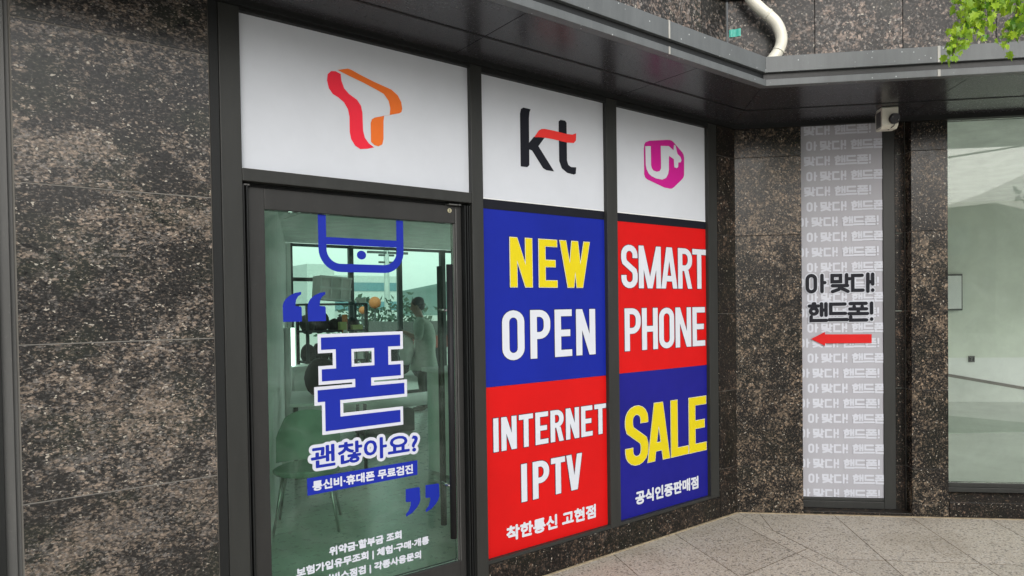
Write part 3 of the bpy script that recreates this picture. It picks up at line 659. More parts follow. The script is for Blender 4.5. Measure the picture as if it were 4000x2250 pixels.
Q1 = [(1.084, 1.570), (1.083, 1.645), (1.088, 1.662), (1.097, 1.677), (1.118, 1.695), (1.144, 1.707), (1.173, 1.712), (1.173, 1.700), (1.158, 1.690), (1.148, 1.675), (1.143, 1.644), (1.169, 1.642), (1.174, 1.636), (1.174, 1.570)]
qa = MB(); qa.poly('A', Q1, q); qa.build('quotation_mark', 'door_blue', dr)
qa = MB(); qa.poly('A', [(u + .120, z) for u, z in Q1], q); qa.build('quotation_mark', 'door_blue', dr)
Q2 = [(1.716, .672), (1.794, .669), (1.801, .664), (1.803, .60), (1.796, .580), (1.780, .560), (1.752, .538), (1.716, .526), (1.715, .540), (1.733, .556), (1.743, .580), (1.745, .600), (1.720, .602), (1.715, .606)]
qa = MB(); qa.poly('A', Q2, q); qa.build('quotation_mark', 'door_blue', dr)
qa = MB(); qa.poly('A', [(u + .120, z) for u, z in Q2], q); qa.build('quotation_mark', 'door_blue', dr)
def offset_poly(pts, e):
    n = len(pts); out = []
    ar = sum(pts[i][0] * pts[(i + 1) % n][1] - pts[(i + 1) % n][0] * pts[i][1] for i in range(n)); sg = 1 if ar > 0 else -1
    for i in range(n):
        a, b, c = Vector(pts[i - 1]), Vector(pts[i]), Vector(pts[(i + 1) % n])
        d0, d1 = (b - a).normalized(), (c - b).normalized()
        n0, n1 = Vector((d0.y, -d0.x)) * sg, Vector((d1.y, -d1.x)) * sg
        m = (n0 + n1).normalized(); out.append(tuple(b + m * e / max(.5, m.dot(n0))))
    return out
pon = [(1.266, 1.490), (1.698, 1.490), (1.698, 1.430), (1.627, 1.430), (1.627, 1.335), (1.698, 1.335), (1.698, 1.276), (1.528, 1.276), (1.528, 1.235), (1.718, 1.235), (1.718, 1.177), (1.359, 1.177), (1.359, 1.095), (1.692, 1.095), (1.692, 1.031), (1.281, 1.031), (1.281, 1.177), (1.244, 1.177), (1.244, 1.235), (1.441, 1.235), (1.441, 1.276), (1.267, 1.276), (1.267, 1.335), (1.341, 1.335), (1.341, 1.430), (1.266, 1.430)]
hole = [(1.423, 1.427), (1.548, 1.427), (1.548, 1.338), (1.423, 1.338)]
big = MB(); big.poly('A', offset_poly(pon, .0165), q, offset_poly(hole, -.0145)); big.build('syllable_outline', 'decal_white', dr)
big = MB(); big.poly('A', pon, q - .0012, offset_poly(hole, .0)); big.build('big_syllable', 'door_blue', dr)
text('A', dr, 'decal_white', '괜찮아요?', 1.203, 1.793, .856, .966, q, .004, 'text_outline', grow=.0155)
text('A', dr, 'door_blue', '괜찮아요?', 1.203, 1.793, .856, .966, q - .0025, .0034)
mb = MB(); mb.poly('A', [(1.184, .732), (1.788, .737), (1.789, .815), (1.183, .816)], q); mb.build('blue_box', 'door_blue', dr)
text('A', dr, 'decal_white', '통신비·휴대폰 무료검진', 1.209, 1.761, .749, .799, q - .0014, .0023)
text('A', dr, 'decal_white', '위약금·할부금 조회', 1.287, 1.687, .415, .461, q, .0024)
text('A', dr, 'decal_white', '보험가입유무조회 | 체험·구매·개통', 1.122, 1.853, .345, .396, q, .0024)
text('A', dr, 'decal_white', '서비스점검 | 각종사용문의', 1.250, 1.802, .277, .327, q, .0024)

# ------------------------------------------------------------------ arrow poster in the turned wall
PO = .10
fr = thing('poster_frame', 'dark metal window frame around the tall grey arrow poster', 'window frame', loc=P('C', 1.9, .03, PO))
mb = MB(); mb.bx('C', 2.184, 2.270, .027, 3.0, PO - .01, PO + .08); mb.bx('C', 1.50, 2.184, .027, .082, PO - .01, PO + .08); mb.bx('C', 1.50, 2.184, .082, .105, PO - .002, PO + .08); mb.build('frame_bar', 'frame', fr, bevel=.003)
ps = thing('arrow_poster', 'tall pale grey poster with repeated Korean words and a red left arrow', 'poster', loc=P('C', 1.85, .11, PO))
mb = MB(); mb.bx('C', 1.50, 2.183, .110, 2.997, PO, PO + .006); mb.build('poster_sheet', 'poster_grey', ps)
def G(x0, x1, y0, y1): return lambda p: ((p[0] - x0) / (x1 - x0), (y1 - p[1]) / (y1 - y0))
def cir(cx, cy, rx, ry, n=14): return arc(cx, cy, rx, ry, 0, 360 - 360 / n, n - 1)
# strokes of the rounded poster lettering, drawn in a 1 x 1 cell: (points, closed)
HAN = {
 '아': [(arc(.27, .72, .20, .20, 0, 180, 8) + arc(.27, .28, .20, .20, 180, 360, 8), True), ([(.80, .08), (.80, .92)], False), ([(.80, .54), (.94, .54)], False)],
 '맞': [([(.09, .90), (.50, .90), (.50, .58), (.09, .58)], True), ([(.80, .50), (.80, .93)], False), ([(.80, .72), (.96, .72)], False), ([(.10, .37), (.84, .37)], False), ([(.52, .33), (.40, .17), (.10, .07)], False), ([(.50, .24), (.68, .17), (.86, .07)], False)],
 '다': [([(.56, .88), (.10, .88), (.10, .12), (.60, .12)], False), ([(.84, .06), (.84, .94)], False), ([(.84, .54), (.98, .54)], False)],
 '!': [([(.5, .42), (.5, .93)], False), ([(.5, .1), (.5, .12)], False)],
 '핸': [([(.05, .82), (.50, .82)], False), ([(.26, .94), (.32, .94)], False), (cir(.28, .55, .17, .15), True), ([(.67, .33), (.67, .93)], False), ([(.90, .33), (.90, .93)], False), ([(.67, .60), (.90, .60)], False), ([(.14, .26), (.14, .07), (.92, .07)], False)],
 '드': [([(.86, .90), (.12, .90), (.12, .42), (.88, .42)], False), ([(.04, .10), (.97, .10)], False)],
 '폰': [([(.10, .92), (.90, .92)], False), ([(.30, .77), (.30, .68)], False), ([(.70, .77), (.70, .68)], False), ([(.08, .64), (.92, .64)], False), ([(.5, .60), (.5, .42)], False), ([(.04, .40), (.96, .40)], False), ([(.12, .24), (.12, .07), (.92, .07)], False)],
}
def hangul(mb, pl, s, u0, u1, z0, z1, w, off):
    sx, sz = u1 - u0, z1 - z0
    for pts, closed in HAN[s]: stroke(mb, pl, [(u0 + a * sx, z0 + b * sz) for a, b in pts], w, off, closed, 'round')
CELL = [('아', 0, .077), ('맞', .100, .182), ('다', .187, .272), ('!', .274, .294), ('핸', .326, .406), ('드', .408, .484), ('폰', .488, .566), ('!', .570, .592)]
def row(mb, z, sh):
    for s_, a, b in CELL:
        if 1.632 + sh + a > 2.19 or 1.632 + sh + b < 1.50: continue
        hangul(mb, 'C', s_, 1.632 + sh + a, 1.632 + sh + b, z - .035, z + .035, .0145, PO - .0008)
mb = MB(); k = 0
zz = 3.075
i = 0
while zz > .09:
    mb.k = 0
    if i % 2 == 0: row(mb, zz, 0.0)
    else: row(mb, zz, -.119 if i < 6 else -.066)
    zz -= .1175; i += 1
geo = mb.bm.verts[:] + mb.bm.edges[:] + mb.bm.faces[:]
for co, no in ((P('C', 2.1825, 0, 0), CD), (P('C', 0, 2.992, 0), Vector((0, 0, 1))), (P('C', 0, .112, 0), Vector((0, 0, -1))), (P('C', 1.503, 0, 0), -CD)):
    geo = mb.bm.verts[:] + mb.bm.edges[:] + mb.bm.faces[:]
    bmesh.ops.bisect_plane(mb.bm, geom=geo, plane_co=co, plane_no=no, clear_outer=True)
mb.build('repeated_lettering', 'poster_letter', ps)
B1 = [('아', 1.620, 1.768), ('맞', 1.800, 1.948), ('다', 1.948, 2.096), ('!', 2.085, 2.129)]
B2 = [('핸', 1.636, 1.780), ('드', 1.784, 1.924), ('폰', 1.928, 2.072), ('!', 2.072, 2.122)]
for nm, mt, wd, of in (('word_outline', 'poster_letter', .043, PO - .0045), ('big_lettering', 'black_logo', .026, PO - .010)):
    mb = MB()
    for ln, z0, z1 in ((B1, 1.700, 1.850), (B2, 1.478, 1.628)):
        for s_, a, b in ln: hangul(mb, 'C', s_, a, b, z0, z1, wd, of)
    mb.build(nm, mt, ps)
mb = MB(); mb.poly('C', [(1.654, 1.345), (1.757, 1.399), (1.757, 1.380), (2.097, 1.378), (2.097, 1.310), (1.757, 1.310), (1.757, 1.290)], PO - .0125); mb.build('red_arrow', 'arrow_red', ps)

# ------------------------------------------------------------------ right window and the room behind
wf = thing('shop_window', 'large green tinted window right of the narrow granite pillar', 'window', loc=P('C', 4.0, .17, .1))
mb = MB(); mb.bx('C', 2.56, 7.2, .170, .205, .095, .17); mb.bx('C', 2.56, 7.2, .205, .238, .105, .16); mb.bx('C', 2.56, 7.2, 2.99, 3.0, .095, .17); mb.build('window_frame', 'frame', wf, bevel=.003)
mb = MB(); mb.bx('C', 2.562, 7.19, .239, 2.989, .12, .13); mb.build('window_glass', 'glass_win', wf)
for u in (4.6, 7.2): mb = MB(); mb.bx('C', u, u + .06, .238, 2.99, .10, .165); mb.build('mullion', 'frame', wf)
def cq(u, o): p = CN * (DC + o) + CD * u; return (p.x, p.y)
mb = MB(); mb.prism([cq(2.3, .16), cq(9, .16), cq(9, 5.2), cq(2.3, 5.2)], .0, .16); struct(mb, 'room_floor', 'floor_pale')
mb = MB(); mb.prism([cq(2.4, 2.35), cq(5.9, 2.97), cq(5.04, 3.36), cq(4.45, 3.86), cq(3.4, 4.7), cq(2.4, 5.0)], .16, .164); struct(mb, 'floor_band', 'floor_band')
mb = MB(); mb.prism([cq(2.3, .16), cq(9, .16), cq(9, 5.2), cq(2.3, 5.2)], 3.06, 3.1); struct(mb, 'room_ceiling', 'ceiling')
rw = thing('room_wall', 'green and white painted wall inside behind the right window', 'wall', loc=P('C', 4, .16, 5.2))
mb = MB(); mb.bx('C', 2.2, 9, .80, 3.06, 5.2, 5.3); mb.bx('C', 2.2, 2.3, .80, 3.06, .16, 5.2); mb.build('upper_paint', 'wall_green', rw)
mb = MB(); mb.bx('C', 2.2, 9, .16, .80, 5.2, 5.3); mb.bx('C', 2.2, 2.3, .16, .80, .16, 5.2); mb.build('wainscot', 'wall_white', rw)
def wedge(mb, za0, zb0, za1, zb1, o0, o1): mb.hexa([P('C', 3.3, za0, o0), P('C', 6.9, zb0, o0), P('C', 6.9, zb0, o1), P('C', 3.3, za0, o1), P('C', 3.3, za1, o0), P('C', 6.9, zb1, o0), P('C', 6.9, zb1, o1), P('C', 3.3, za1, o1)])
mb = MB(); wedge(mb, .86, .18, .905, .225, 5.165, 5.199); mb.build('skirting', 'skirting', rw)  # tilted to follow the slanting dark line in the image
mb = MB(); wedge(mb, .161, .161, .86, .18, 5.17, 5.199); mb.build('floor_wedge', 'floor_pale', rw)  # upright wedge in floor colour, standing in for floor seen below that line
cb = thing('wall_cabinet', 'small pale metal box on the inside wall seen through the right window', 'cabinet', loc=P('C', 5.06, 1.5, 5.18))
mb = MB(); mb.bx('C', 4.88, 5.235, 1.49, 2.015, 5.10, 5.199); mb.build('box_body', 'trim', cb, bevel=.005)
mb = MB(); mb.bx('C', 4.90, 5.215, 1.515, 1.99, 5.088, 5.099); mb.build('box_door', 'wall_white', cb, bevel=.003)
so = thing('wall_socket', 'tiny socket low on the inside wall of the right room', 'socket', loc=P('C', 5.2, .6, 5.19))
mb = MB(); mb.bx('C', 5.355, 5.435, .735, .825, 5.18, 5.199); mb.build('plate', 'trim', so)
mb = MB(); mb.bx('C', 5.365, 5.385, .755, .805, 5.176, 5.1795); mb.bx('C', 5.402, 5.424, .755, .805, 5.176, 5.1795); mb.build('hole', 'black', so)

# ------------------------------------------------------------------ camera on the wall, pipe, tape
OF = -.3
cc = thing('security_camera', 'boxy cream security camera under the canopy above the grey poster', 'camera', loc=P('C', 2.05, 3.0, OF))
def cbx(mb, a, b, c, d, e, f): mb.bx('C', a, b, c, d, e, f)
mb = MB()
prof = [(-.335, 2.868), (-.31, 2.846), (-.225, 2.850), (-.215, 2.96), (-.24, 2.997), (-.325, 2.998), (-.335, 2.990)]
a = [mb.bm.verts.new(P('C', 2.012, z, o_)) for o_, z in prof]; b = [mb.bm.verts.new(P('C', 2.122, z, o_)) for o_, z in prof]; n = len(prof)
mb.bm.faces.new(a); mb.bm.faces.new(b[::-1])
for i in range(n): mb.bm.faces.new((a[i], a[(i + 1) % n], b[(i + 1) % n], b[i]))
mb.build('housing', 'cctv', cc, bevel=.004)
mb = MB(); mb.bx('C', 2.008, 2.0118, 2.862, 2.972, -.318, -.245); mb.build('side_plate', 'trim', cc, bevel=.001)
ln = MB(); c0 = P('C', 2.083, 2.913, -.33); ax = (-CN * .9 + CD * .25 + Vector((0, 0, -.22))).normalized()
ln.tube([c0, c0 + ax * .010, c0 + ax * .032], [.030, .037, .036], 24); lo = ln.build('lens', 'black', cc, smooth=False)
sdv = ax.cross(Vector((0, 0, 1))).normalized()
for dx, dz in ((-.022, -.008), (.022, .012)):
    ln = MB(); ln.blob(c0 + ax * .033 + sdv * dx + Vector((0, 0, dz)), .004, 8, 6); ln.build('infrared_led', 'chrome', lo)
ln = MB(); ln.tube([c0 + ax * .02 + Vector((0, 0, -.034)), c0 + ax * .016 + Vector((0, 0, -.05)), c0 + Vector((0, 0, -.062)) - ax * .01, P('C', 2.07, 2.845, -.29)], .003, 8); ln.build('cable', 'black', cc)
br = MB(); br.bx('C', 2.055, 2.085, 2.985, 3.001, -.30, -.26); br.build('bracket', 'cctv', cc, bevel=.003)
pp = [(1.10, 4.05), (1.165, 3.905), (1.232, 3.822), (1.306, 3.752), (1.350, 3.700), (1.376, 3.640), (1.386, 3.578), (1.374, 3.520), (1.350, 3.475), (1.31, 3.42), (1.275, 3.30), (1.27, 3.158)]
from mathutils import geometry as _g
def smooth_path(pts, k=4):
    out = []
    for i in range(len(pts) - 1):
        p0, p1, p2, p3 = pts[max(i - 1, 0)], pts[i], pts[i + 1], pts[min(i + 2, len(pts) - 1)]
        for j in range(k):
            t = j / k; out.append(tuple(.5 * ((2 * b) + (-a + c) * t + (2 * a - 5 * b + 4 * c - d) * t * t + (-a + 3 * b - 3 * c + d) * t ** 3) for a, b, c, d in zip(p0, p1, p2, p3)))
    return out + [pts[-1]]
dp = thing('drain_pipe', 'cream S-bent plastic drain pipe standing on the canopy', 'pipe', loc=P('C', 1.27, 3.16, -.16))
mb = MB(); path = smooth_path(pp); mb.tube([P('C', u, z, -.16) for u, z in path], .0415, 20); mb.build('pipe_run', 'pipe', dp)
for k in (11, 30):
    mb = MB(); a, b, c = [P('C', *path[k + j], -.16) for j in (-1, 0, 1)]; mb.tube([a.lerp(b, .6), b, b.lerp(c, .4)], .0445, 20); mb.build('pipe_collar', 'pipe', dp)
tp = MB()
n = 8
for i in range(n):
    f0, f1 = i / n, (i + 1) / n
    wv = lambda t: .003 * math.sin(t * 9) + .002
    tp.hexa([P('C', 1.030 + .085 * t, z + .006 * t, DU - dd - wv(t)) for z, in ((3.655,), (3.712,)) for t, dd in ((f0, .0022), (f1, .0022), (f1, .001), (f0, .001))])
one(tp, 'tape', 'tape', 'torn strip of green tape stuck on the upper granite wall', 'tape')

# ------------------------------------------------------------------ overhanging branch
lm, nt, b = new_mat('fresh maple leaf'); co = coords(nt)
n = noise_n(nt, co, 22, 2); at = nt.nodes.new('ShaderNodeAttribute'); at.attribute_name = 'leaf_tone'
c = mixc(nt, ramp(nt, at.outputs['Fac'], [(0, 0), (1, 1)]), (.09, .24, .02), (.52, .72, .04))
c = mixc(nt, ramp(nt, n.outputs[0], [(.4, 0), (.7, .4)]), c, (.12, .28, .03))
nt.links.new(c, b.inputs['Base Color']); b.inputs['Roughness'].default_value = .42
tr = N(nt, 'ShaderNodeBsdfTranslucent'); nt.links.new(c, tr.inputs[0]); mx = nt.nodes.new('ShaderNodeMixShader'); mx.inputs[0].default_value = .35
nt.links.new(b.outputs[0], mx.inputs[1]); nt.links.new(tr.outputs[0], mx.inputs[2]); nt.links.new(mx.outputs[0], nt.nodes['Material Output'].inputs[0])
M['leaf'] = lm; M['bark'] = plain('grey brown bark', (.10, .075, .05), .85, var=.3, vs=30)
tree = thing('tree_branch', 'drooping light green maple branch hanging in at the top right', 'tree branch', loc=(4.05, .95, 3.6))
twigs = []
def leaf_on(mb, tones, p, size, rng):
    # lobed leaf: 5 points, folded a little along its midrib, hanging
    d = Vector((rng.gauss(0, .45), rng.gauss(0, .45), -1)).normalized(); s_ = d.cross(Vector((rng.gauss(0, 1), rng.gauss(0, 1), .3))).normalized(); nn = s_.cross(d)
    out = [(0, 0), (.18, .10), (.48, .08), (.36, .30), (.62, .52), (.34, .55), (.30, .78), (.12, .74), (0, 1.08)]
    mid_ = [(0, 0), (0, 1.08)]
    col = min(1, max(0, rng.gauss(.55, .28)))
    for sg in (1, -1):
        vs = [mb.bm.verts.new(p + (s_ * x * .8 * sg + d * y + nn * (abs(x) * .35 - .12 * y * y)) * size) for x, y in out]
        try: mb.bm.faces.new(vs); tones.append(col)
        except Exception: pass
rng = random.Random(11)
BR = [ # main hanging sprays
 [(3.86, 1.22, 3.5), (3.85, 1.25, 3.2), (3.835, 1.27, 3.05), (3.80, 1.295, 2.93), (3.765, 1.32, 2.82)],
 [(3.90, 1.20, 3.45), (3.89, 1.225, 3.14), (3.885, 1.235, 3.04), (3.88, 1.24, 2.97)],
 [(4.05, 1.10, 3.5), (4.03, 1.12, 3.15), (4.01, 1.135, 3.0), (3.985, 1.155, 2.88)],
 [(4.12, 1.03, 3.45), (4.10, 1.07, 3.12), (4.07, 1.09, 2.99), (4.06, 1.10, 2.95)],
 [(3.97, 1.16, 3.5), (3.955, 1.18, 3.2), (3.94, 1.19, 3.09)],
 [(4.20, 1.00, 3.5), (4.17, 1.01, 3.2), (4.14, 1.03, 3.0)]]
mb = MB(); mb.tube(smooth_path([(5.0, -1.2, 5.6), (4.5, .2, 4.7), (4.1, 1.0, 3.75), (3.95, 1.15, 3.5)]), [.03 - .024 * i / 12 for i in range(13)], 8)
for ch in BR: mb.tube(smooth_path([(4.0, 1.1, 3.58)] + ch, 3), .0028, 6)
mb.build('twig', 'bark', tree)
mb = MB(); tones = []
for bi, ch in enumerate(BR):
    pth = smooth_path(ch, 6)
    for j, p in enumerate(pth):
        t = j / len(pth); spread = (.055 if bi != 3 else .06) * (1 - .62 * t)
        for k in range(7 if t < .85 else 5):
            c = Vector(p) + Vector((rng.gauss(0, spread), rng.gauss(0, spread), rng.gauss(.02, .03)))
            leaf_on(mb, tones, c, rng.uniform(.026, .052), rng)
o = mb.build('foliage', 'leaf', tree)
at = o.data.color_attributes.new('leaf_tone', 'FLOAT_COLOR', 'CORNER')
for p_, t in zip(o.data.polygons, tones):
    for li in p_.loop_indices: at.data[li].color = (t, t, t, 1)

# ------------------------------------------------------------------ shop interior
CZ = 2.71; YB = 10.6
foot = [(.70, 3.25), (5.0, 3.25), (7.0, 5.3), (7.4, YB), (3.70, YB), (.95, 3.3)]
mb = MB(); mb.prism(foot, -.015, .002); struct(mb, 'shop_floor', 'floor_in')
mb = MB(); mb.prism([(.70, 3.22), (5.0, 3.22), (7.1, 5.3), (7.5, YB), (3.60, YB), (.85, 3.3)], CZ, CZ + .05); struct(mb, 'shop_ceiling', 'ceiling')
iw = thing('interior_wall', 'pale plaster walls inside the shop seen through the door', 'wall', loc=(3.7, YB, 0))
mb = MB(); mb.prism([(.95, 3.22), (.80, 3.22), (3.55, YB + .1), (3.70, YB)], 0, CZ - .002); mb.prism([(7.4, YB), (7.5, YB), (7.1, 5.3), (7.0, 5.3)], 0, .12)  # unseen right side opened above a low kerb to let daylight in
mb.prism([(7.0, 5.3), (7.1, 5.25), (5.1, 3.2), (5.0, 3.25)], 0, CZ - .002)
mb.prism([(3.70, YB), (3.70, YB + .12), (7.45, YB + .12), (7.4, YB)], 0, .12)  # rear sill lowered so more daylight enters the room
mb.prism([(3.55, YB + .12), (3.78, YB + .12), (3.78, YB), (3.72, YB)], .12, CZ - .002)
mb.build('plaster', 'plaster', iw)
bw = thing('rear_window', 'row of tall dark framed windows on the far side of the shop', 'window', loc=(5.4, YB, .9))
mb = MB()
for x0, x1 in ((3.78, 3.82), (4.78, 4.86), (5.70, 5.78), (6.58, 6.68)): mb.box(x0, x1, YB + .02, YB + .09, .12, CZ - .002)
mb.box(3.82, 4.78, YB + .02, YB + .09, 2.10, 2.16); mb.box(3.82, 7.4, YB + .03, YB + .085, .12, .18); mb.box(3.82, 7.4, YB + .03, YB + .085, CZ - .05, CZ - .003)
mb.build('frame_bar', 'mullion_in', bw)
mb = MB(); mb.box(3.82, 7.4, YB + .05, YB + .056, .18, CZ - .05); mb.build('window_pane', 'glass_clear', bw)
hp_ = thing('ceiling_hatch', 'thin square hatch set in the shop ceiling', 'hatch', loc=(3.0, 6.6, CZ))
mb = MB(); mb.box(2.75, 3.25, 6.9, 7.9, CZ - .006, CZ - .001); mb.build('hatch_panel', 'plaster', hp_)

# counter
ct = thing('counter', 'pale shop counter inside at the right behind the door', 'counter', loc=(4.0, 5.6, 0))
mb = MB(); mb.box(3.44, 4.9, 5.35, 5.85, .02, 1.0); mb.build('counter_body', 'plaster', ct, bevel=.005)
mb = MB(); mb.box(3.40, 4.94, 5.31, 5.89, 1.0, 1.04); mb.build('counter_top', 'wall_white', ct, bevel=.004)
M['chair_green'] = plain('dark green shell', (.20, .30, .24), .45, var=.1)
M['steel'] = plain('brushed steel', (.45, .46, .45), .35, 1)
# chair
def chair(x, y, rz, label, s=1.0):
    t = thing('chair', label, 'chair', None, loc=(x, y, 0)); t.rotation_euler = (0, 0, rz)
    mb = MB(); nseg = 28
    for z, sc in ((0, 1),):
        ang = [2 * math.pi * k / nseg for k in range(nseg)]
        top = [mb.bm.verts.new((.25 * math.cos(a), .23 * math.sin(a), .44 + .02 * math.sin(a) ** 2)) for a in ang]
        bot = [mb.bm.verts.new((.24 * math.cos(a), .22 * math.sin(a), .41)) for a in ang]
        mb.bm.faces.new(top); mb.bm.faces.new(bot[::-1])
        for k in range(nseg): mb.bm.faces.new((bot[k], bot[(k + 1) % nseg], top[(k + 1) % nseg], top[k]))
    mb.build('seat', 'chair_green', t, bevel=.01)
    mb = MB(); rows = 7; cols = 11; grid = []
    for i in range(rows + 1):
        f = i / rows; r_ = []
        for j in range(cols + 1):
            g_ = j / cols * 2 - 1; w_ = .24 * (1 - .25 * max(0, f - .6) / .4 * abs(g_)); zz_ = .46 + .38 * f - .05 * g_ * g_ * f
            r_.append((g_ * w_, .22 + .05 * f - .09 * g_ * g_, zz_))
        grid.append(r_)
    for th in (0, .014):
        vs = [[mb.bm.verts.new((x_, y_ + th, z_)) for x_, y_, z_ in r_] for r_ in grid]
        for i in range(rows):
            for j in range(cols): mb.bm.faces.new((vs[i][j], vs[i][j + 1], vs[i + 1][j + 1], vs[i + 1][j]))
    mb.build('backrest', 'chair_green', t, smooth=True)
    for sx in (-1, 1):
        for sy in (-1, 1):
            mb = MB(); mb.tube([(.16 * sx, .14 * sy, .41), (.23 * sx, .21 * sy, 0)], [.012, .009], 8); mb.build('leg', 'steel', t)
    return t
chair(1.86, 4.95, R(-25), 'green shell chair standing just inside the door glass')
tb = thing('work_table', 'small table inside against the left wall carrying a black bag', 'table', loc=(2.75, 6.8, 0))
mt = Matrix.Translation((2.78, 6.75, 0)) @ Matrix.Rotation(R(-20.6), 4, 'Z')
mb = MB(); mb.box(-.38, .38, -.55, .55, .70, .73, mt); mb.build('tabletop', 'wall_white', tb, bevel=.004)
for sx in (-1, 1):
    for sy in (-1, 1): mb = MB(); mb.tube([mt @ Vector((.33 * sx, .5 * sy, .70)), mt @ Vector((.33 * sx, .5 * sy, 0))], .018, 8); mb.build('leg', 'mullion_in', tb)
M['bag'] = plain('black nylon', (.012, .013, .015), .6, var=.3, vs=12)
bg_ = thing('bag', 'black slumped backpack on the table beside the left wall', 'bag', loc=(2.72, 6.75, .73))
mb = MB(); mb.blob((2.74, 6.78, .93), (.20, .14, .21)); 
for v in mb.bm.verts:
    d_ = noise.noise(v.co * 7) * .05; v.co += Vector((d_, d_, d_ * .6)); v.co.z = max(v.co.z, .731)
mb.build('bag_body', 'bag', bg_)
mb = MB(); mb.tube([(2.70, 6.75, 1.10), (2.70, 6.72, 1.19), (2.78, 6.74, 1.18), (2.78, 6.76, 1.09)], .008, 6); mb.build('strap', 'bag', bg_)
# rack with clutter
rk = thing('storage_rack', 'dark crowded storage rack by the rear window', 'rack', loc=(4.0, 9.8, 0))
mb = MB()
for x in (3.62, 4.55):
    for y in (9.55, 9.95): mb.box(x, x + .04, y, y + .04, 0, 1.72)
for z in (.35, .85, 1.3, 1.7): mb.box(3.62, 4.59, 9.55, 9.99, z, z + .03)
mb.build('rack_frame', 'mullion_in', rk)
M['clutter'] = plain('dark bundles', (.03, .032, .03), .7, var=.6, vs=20)
rng = random.Random(5)
for z in (.38, .88, 1.33):
    x = 3.72
    while x < 4.45:
        r_ = rng.uniform(.07, .13); mb = MB(); mb.blob((x, 9.75, z + r_ * .9), (r_, .14, r_ * 1.25), 12, 8); x += r_ * 1.7
        for v in mb.bm.verts: v.co += Vector((noise.noise(v.co * 11), 0, noise.noise(v.co * 9 + Vector((3, 3, 3))))) * .05
        mb.build('bundle', 'clutter', rk)
M['crate'] = plain('grey plastic crate', (.72, .72, .70), .5, var=.1)
cr = thing('crate', 'tilted light grey ribbed crate on top of the dark rack', 'crate', loc=(4.12, 9.75, 1.8))
mc = Matrix.Translation((4.08, 9.75, 1.77)) @ Matrix.Rotation(R(4), 4, 'Y')
mb = MB(); mb.box(-.24, .24, -.16, .16, 0, .36, mc); cb_ = mb.build('crate_body', 'crate', cr, bevel=.01)
mb = MB()
for x in (-.24, -.08, .08, .22): mb.box(x, x + .02, -.175, -.161, .01, .35, mc)
for z in (0, .17, .33): mb.box(-.25, .25, -.18, -.161, z, z + .03, mc)
mb.build('rib', 'wall_white', cr)
M['box_yellow'] = plain('yellow green carton', (.45, .50, .18), .7)
for k, (x, z, w_, h_, m_) in enumerate(((4.12, 1.33, .10, .12, 'box_yellow'), (4.32, 1.33, .16, .07, 'box_yellow'), (4.05, 1.03, .13, .16, 'wall_white'), (4.24, .88, .12, .10, 'wall_white'), (4.38, .88, .10, .2, 'crate'), (4.42, 1.73, .12, .08, 'crate'))):
    mb = MB(); mb.box(x, x + w_, 9.50, 9.60, z, z + h_); mb.build('carton', m_, rk, bevel=.004)
M['label_red'] = plain('red and yellow label', (.6, .2, .04), .5, var=.6, vs=18)
lb = thing('hanging_label', 'narrow red and yellow label strip hanging on the dark rack', 'label', loc=(4.22, 9.5, 1.2))
mb = MB(); mb.box(4.16, 4.24, 9.52, 9.54, 1.12, 1.56); mb.build('label_strip', 'label_red', lb)
mb = MB(); mb.box(4.17, 4.23, 9.512, 9.519, 1.26, 1.42); mb.build('label_face', 'wall_white', lb)
M['tube_white'] = plain('white plastic tube', (.75, .77, .75), .3, var=.03)
M['tube_lit'], _nt, _b = new_mat('lit lamp tube'); _b.inputs['Emission Color'].default_value = (.9, 1, .95, 1); _b.inputs['Emission Strength'].default_value = 2.2
for k, (x, y, zb_, zt, r_) in enumerate(((2.915, 8.35, .0, 1.41, .045), (3.125, 8.75, .905, 1.40, .026))):
    t = MB(); t.tube([(x, y, zb_), (x, y, zt)], r_, 14)
    one(t, 'standing_tube', ('tube_white', 'tube_lit')[k], ('thick white tube standing on the floor by the left interior wall', 'lit white lamp tube beside the thick one, on a small stand')[k], 'tube', 'white tubes by the left interior wall')
st_ = thing('small_stand', 'small pale stand carrying the thinner white tube', 'stand', loc=(3.25, 8.75, 0))
mb = MB(); mb.box(3.07, 3.50, 8.6, 8.95, .86, .90); mb.build('stand_top', 'wall_white', st_)
mb = MB(); mb.box(3.10, 3.47, 8.64, 8.91, 0, .86); mb.build('stand_body', 'plaster', st_)
bx_ = thing('toolbox', 'dark toolbox on the shop floor with a clear roll on top', 'toolbox', loc=(4.2, 8.1, 0))
mb = MB(); mb.box(3.75, 4.45, 7.9, 8.25, .01, .30); bb = mb.build('box_body', 'mullion_in', bx_, bevel=.01)
mb = MB(); mb.box(3.95, 4.2, 7.88, 7.899, .16, .22); mb.build('latch', 'trim', bx_)
rl = MB(); rl.tube([(3.3, 7.95, .40), (4.75, 8.05, .40)], .09, 16); one(rl, 'film_roll', 'tube_white', 'long pale roll of film lying on the dark toolbox', 'roll')

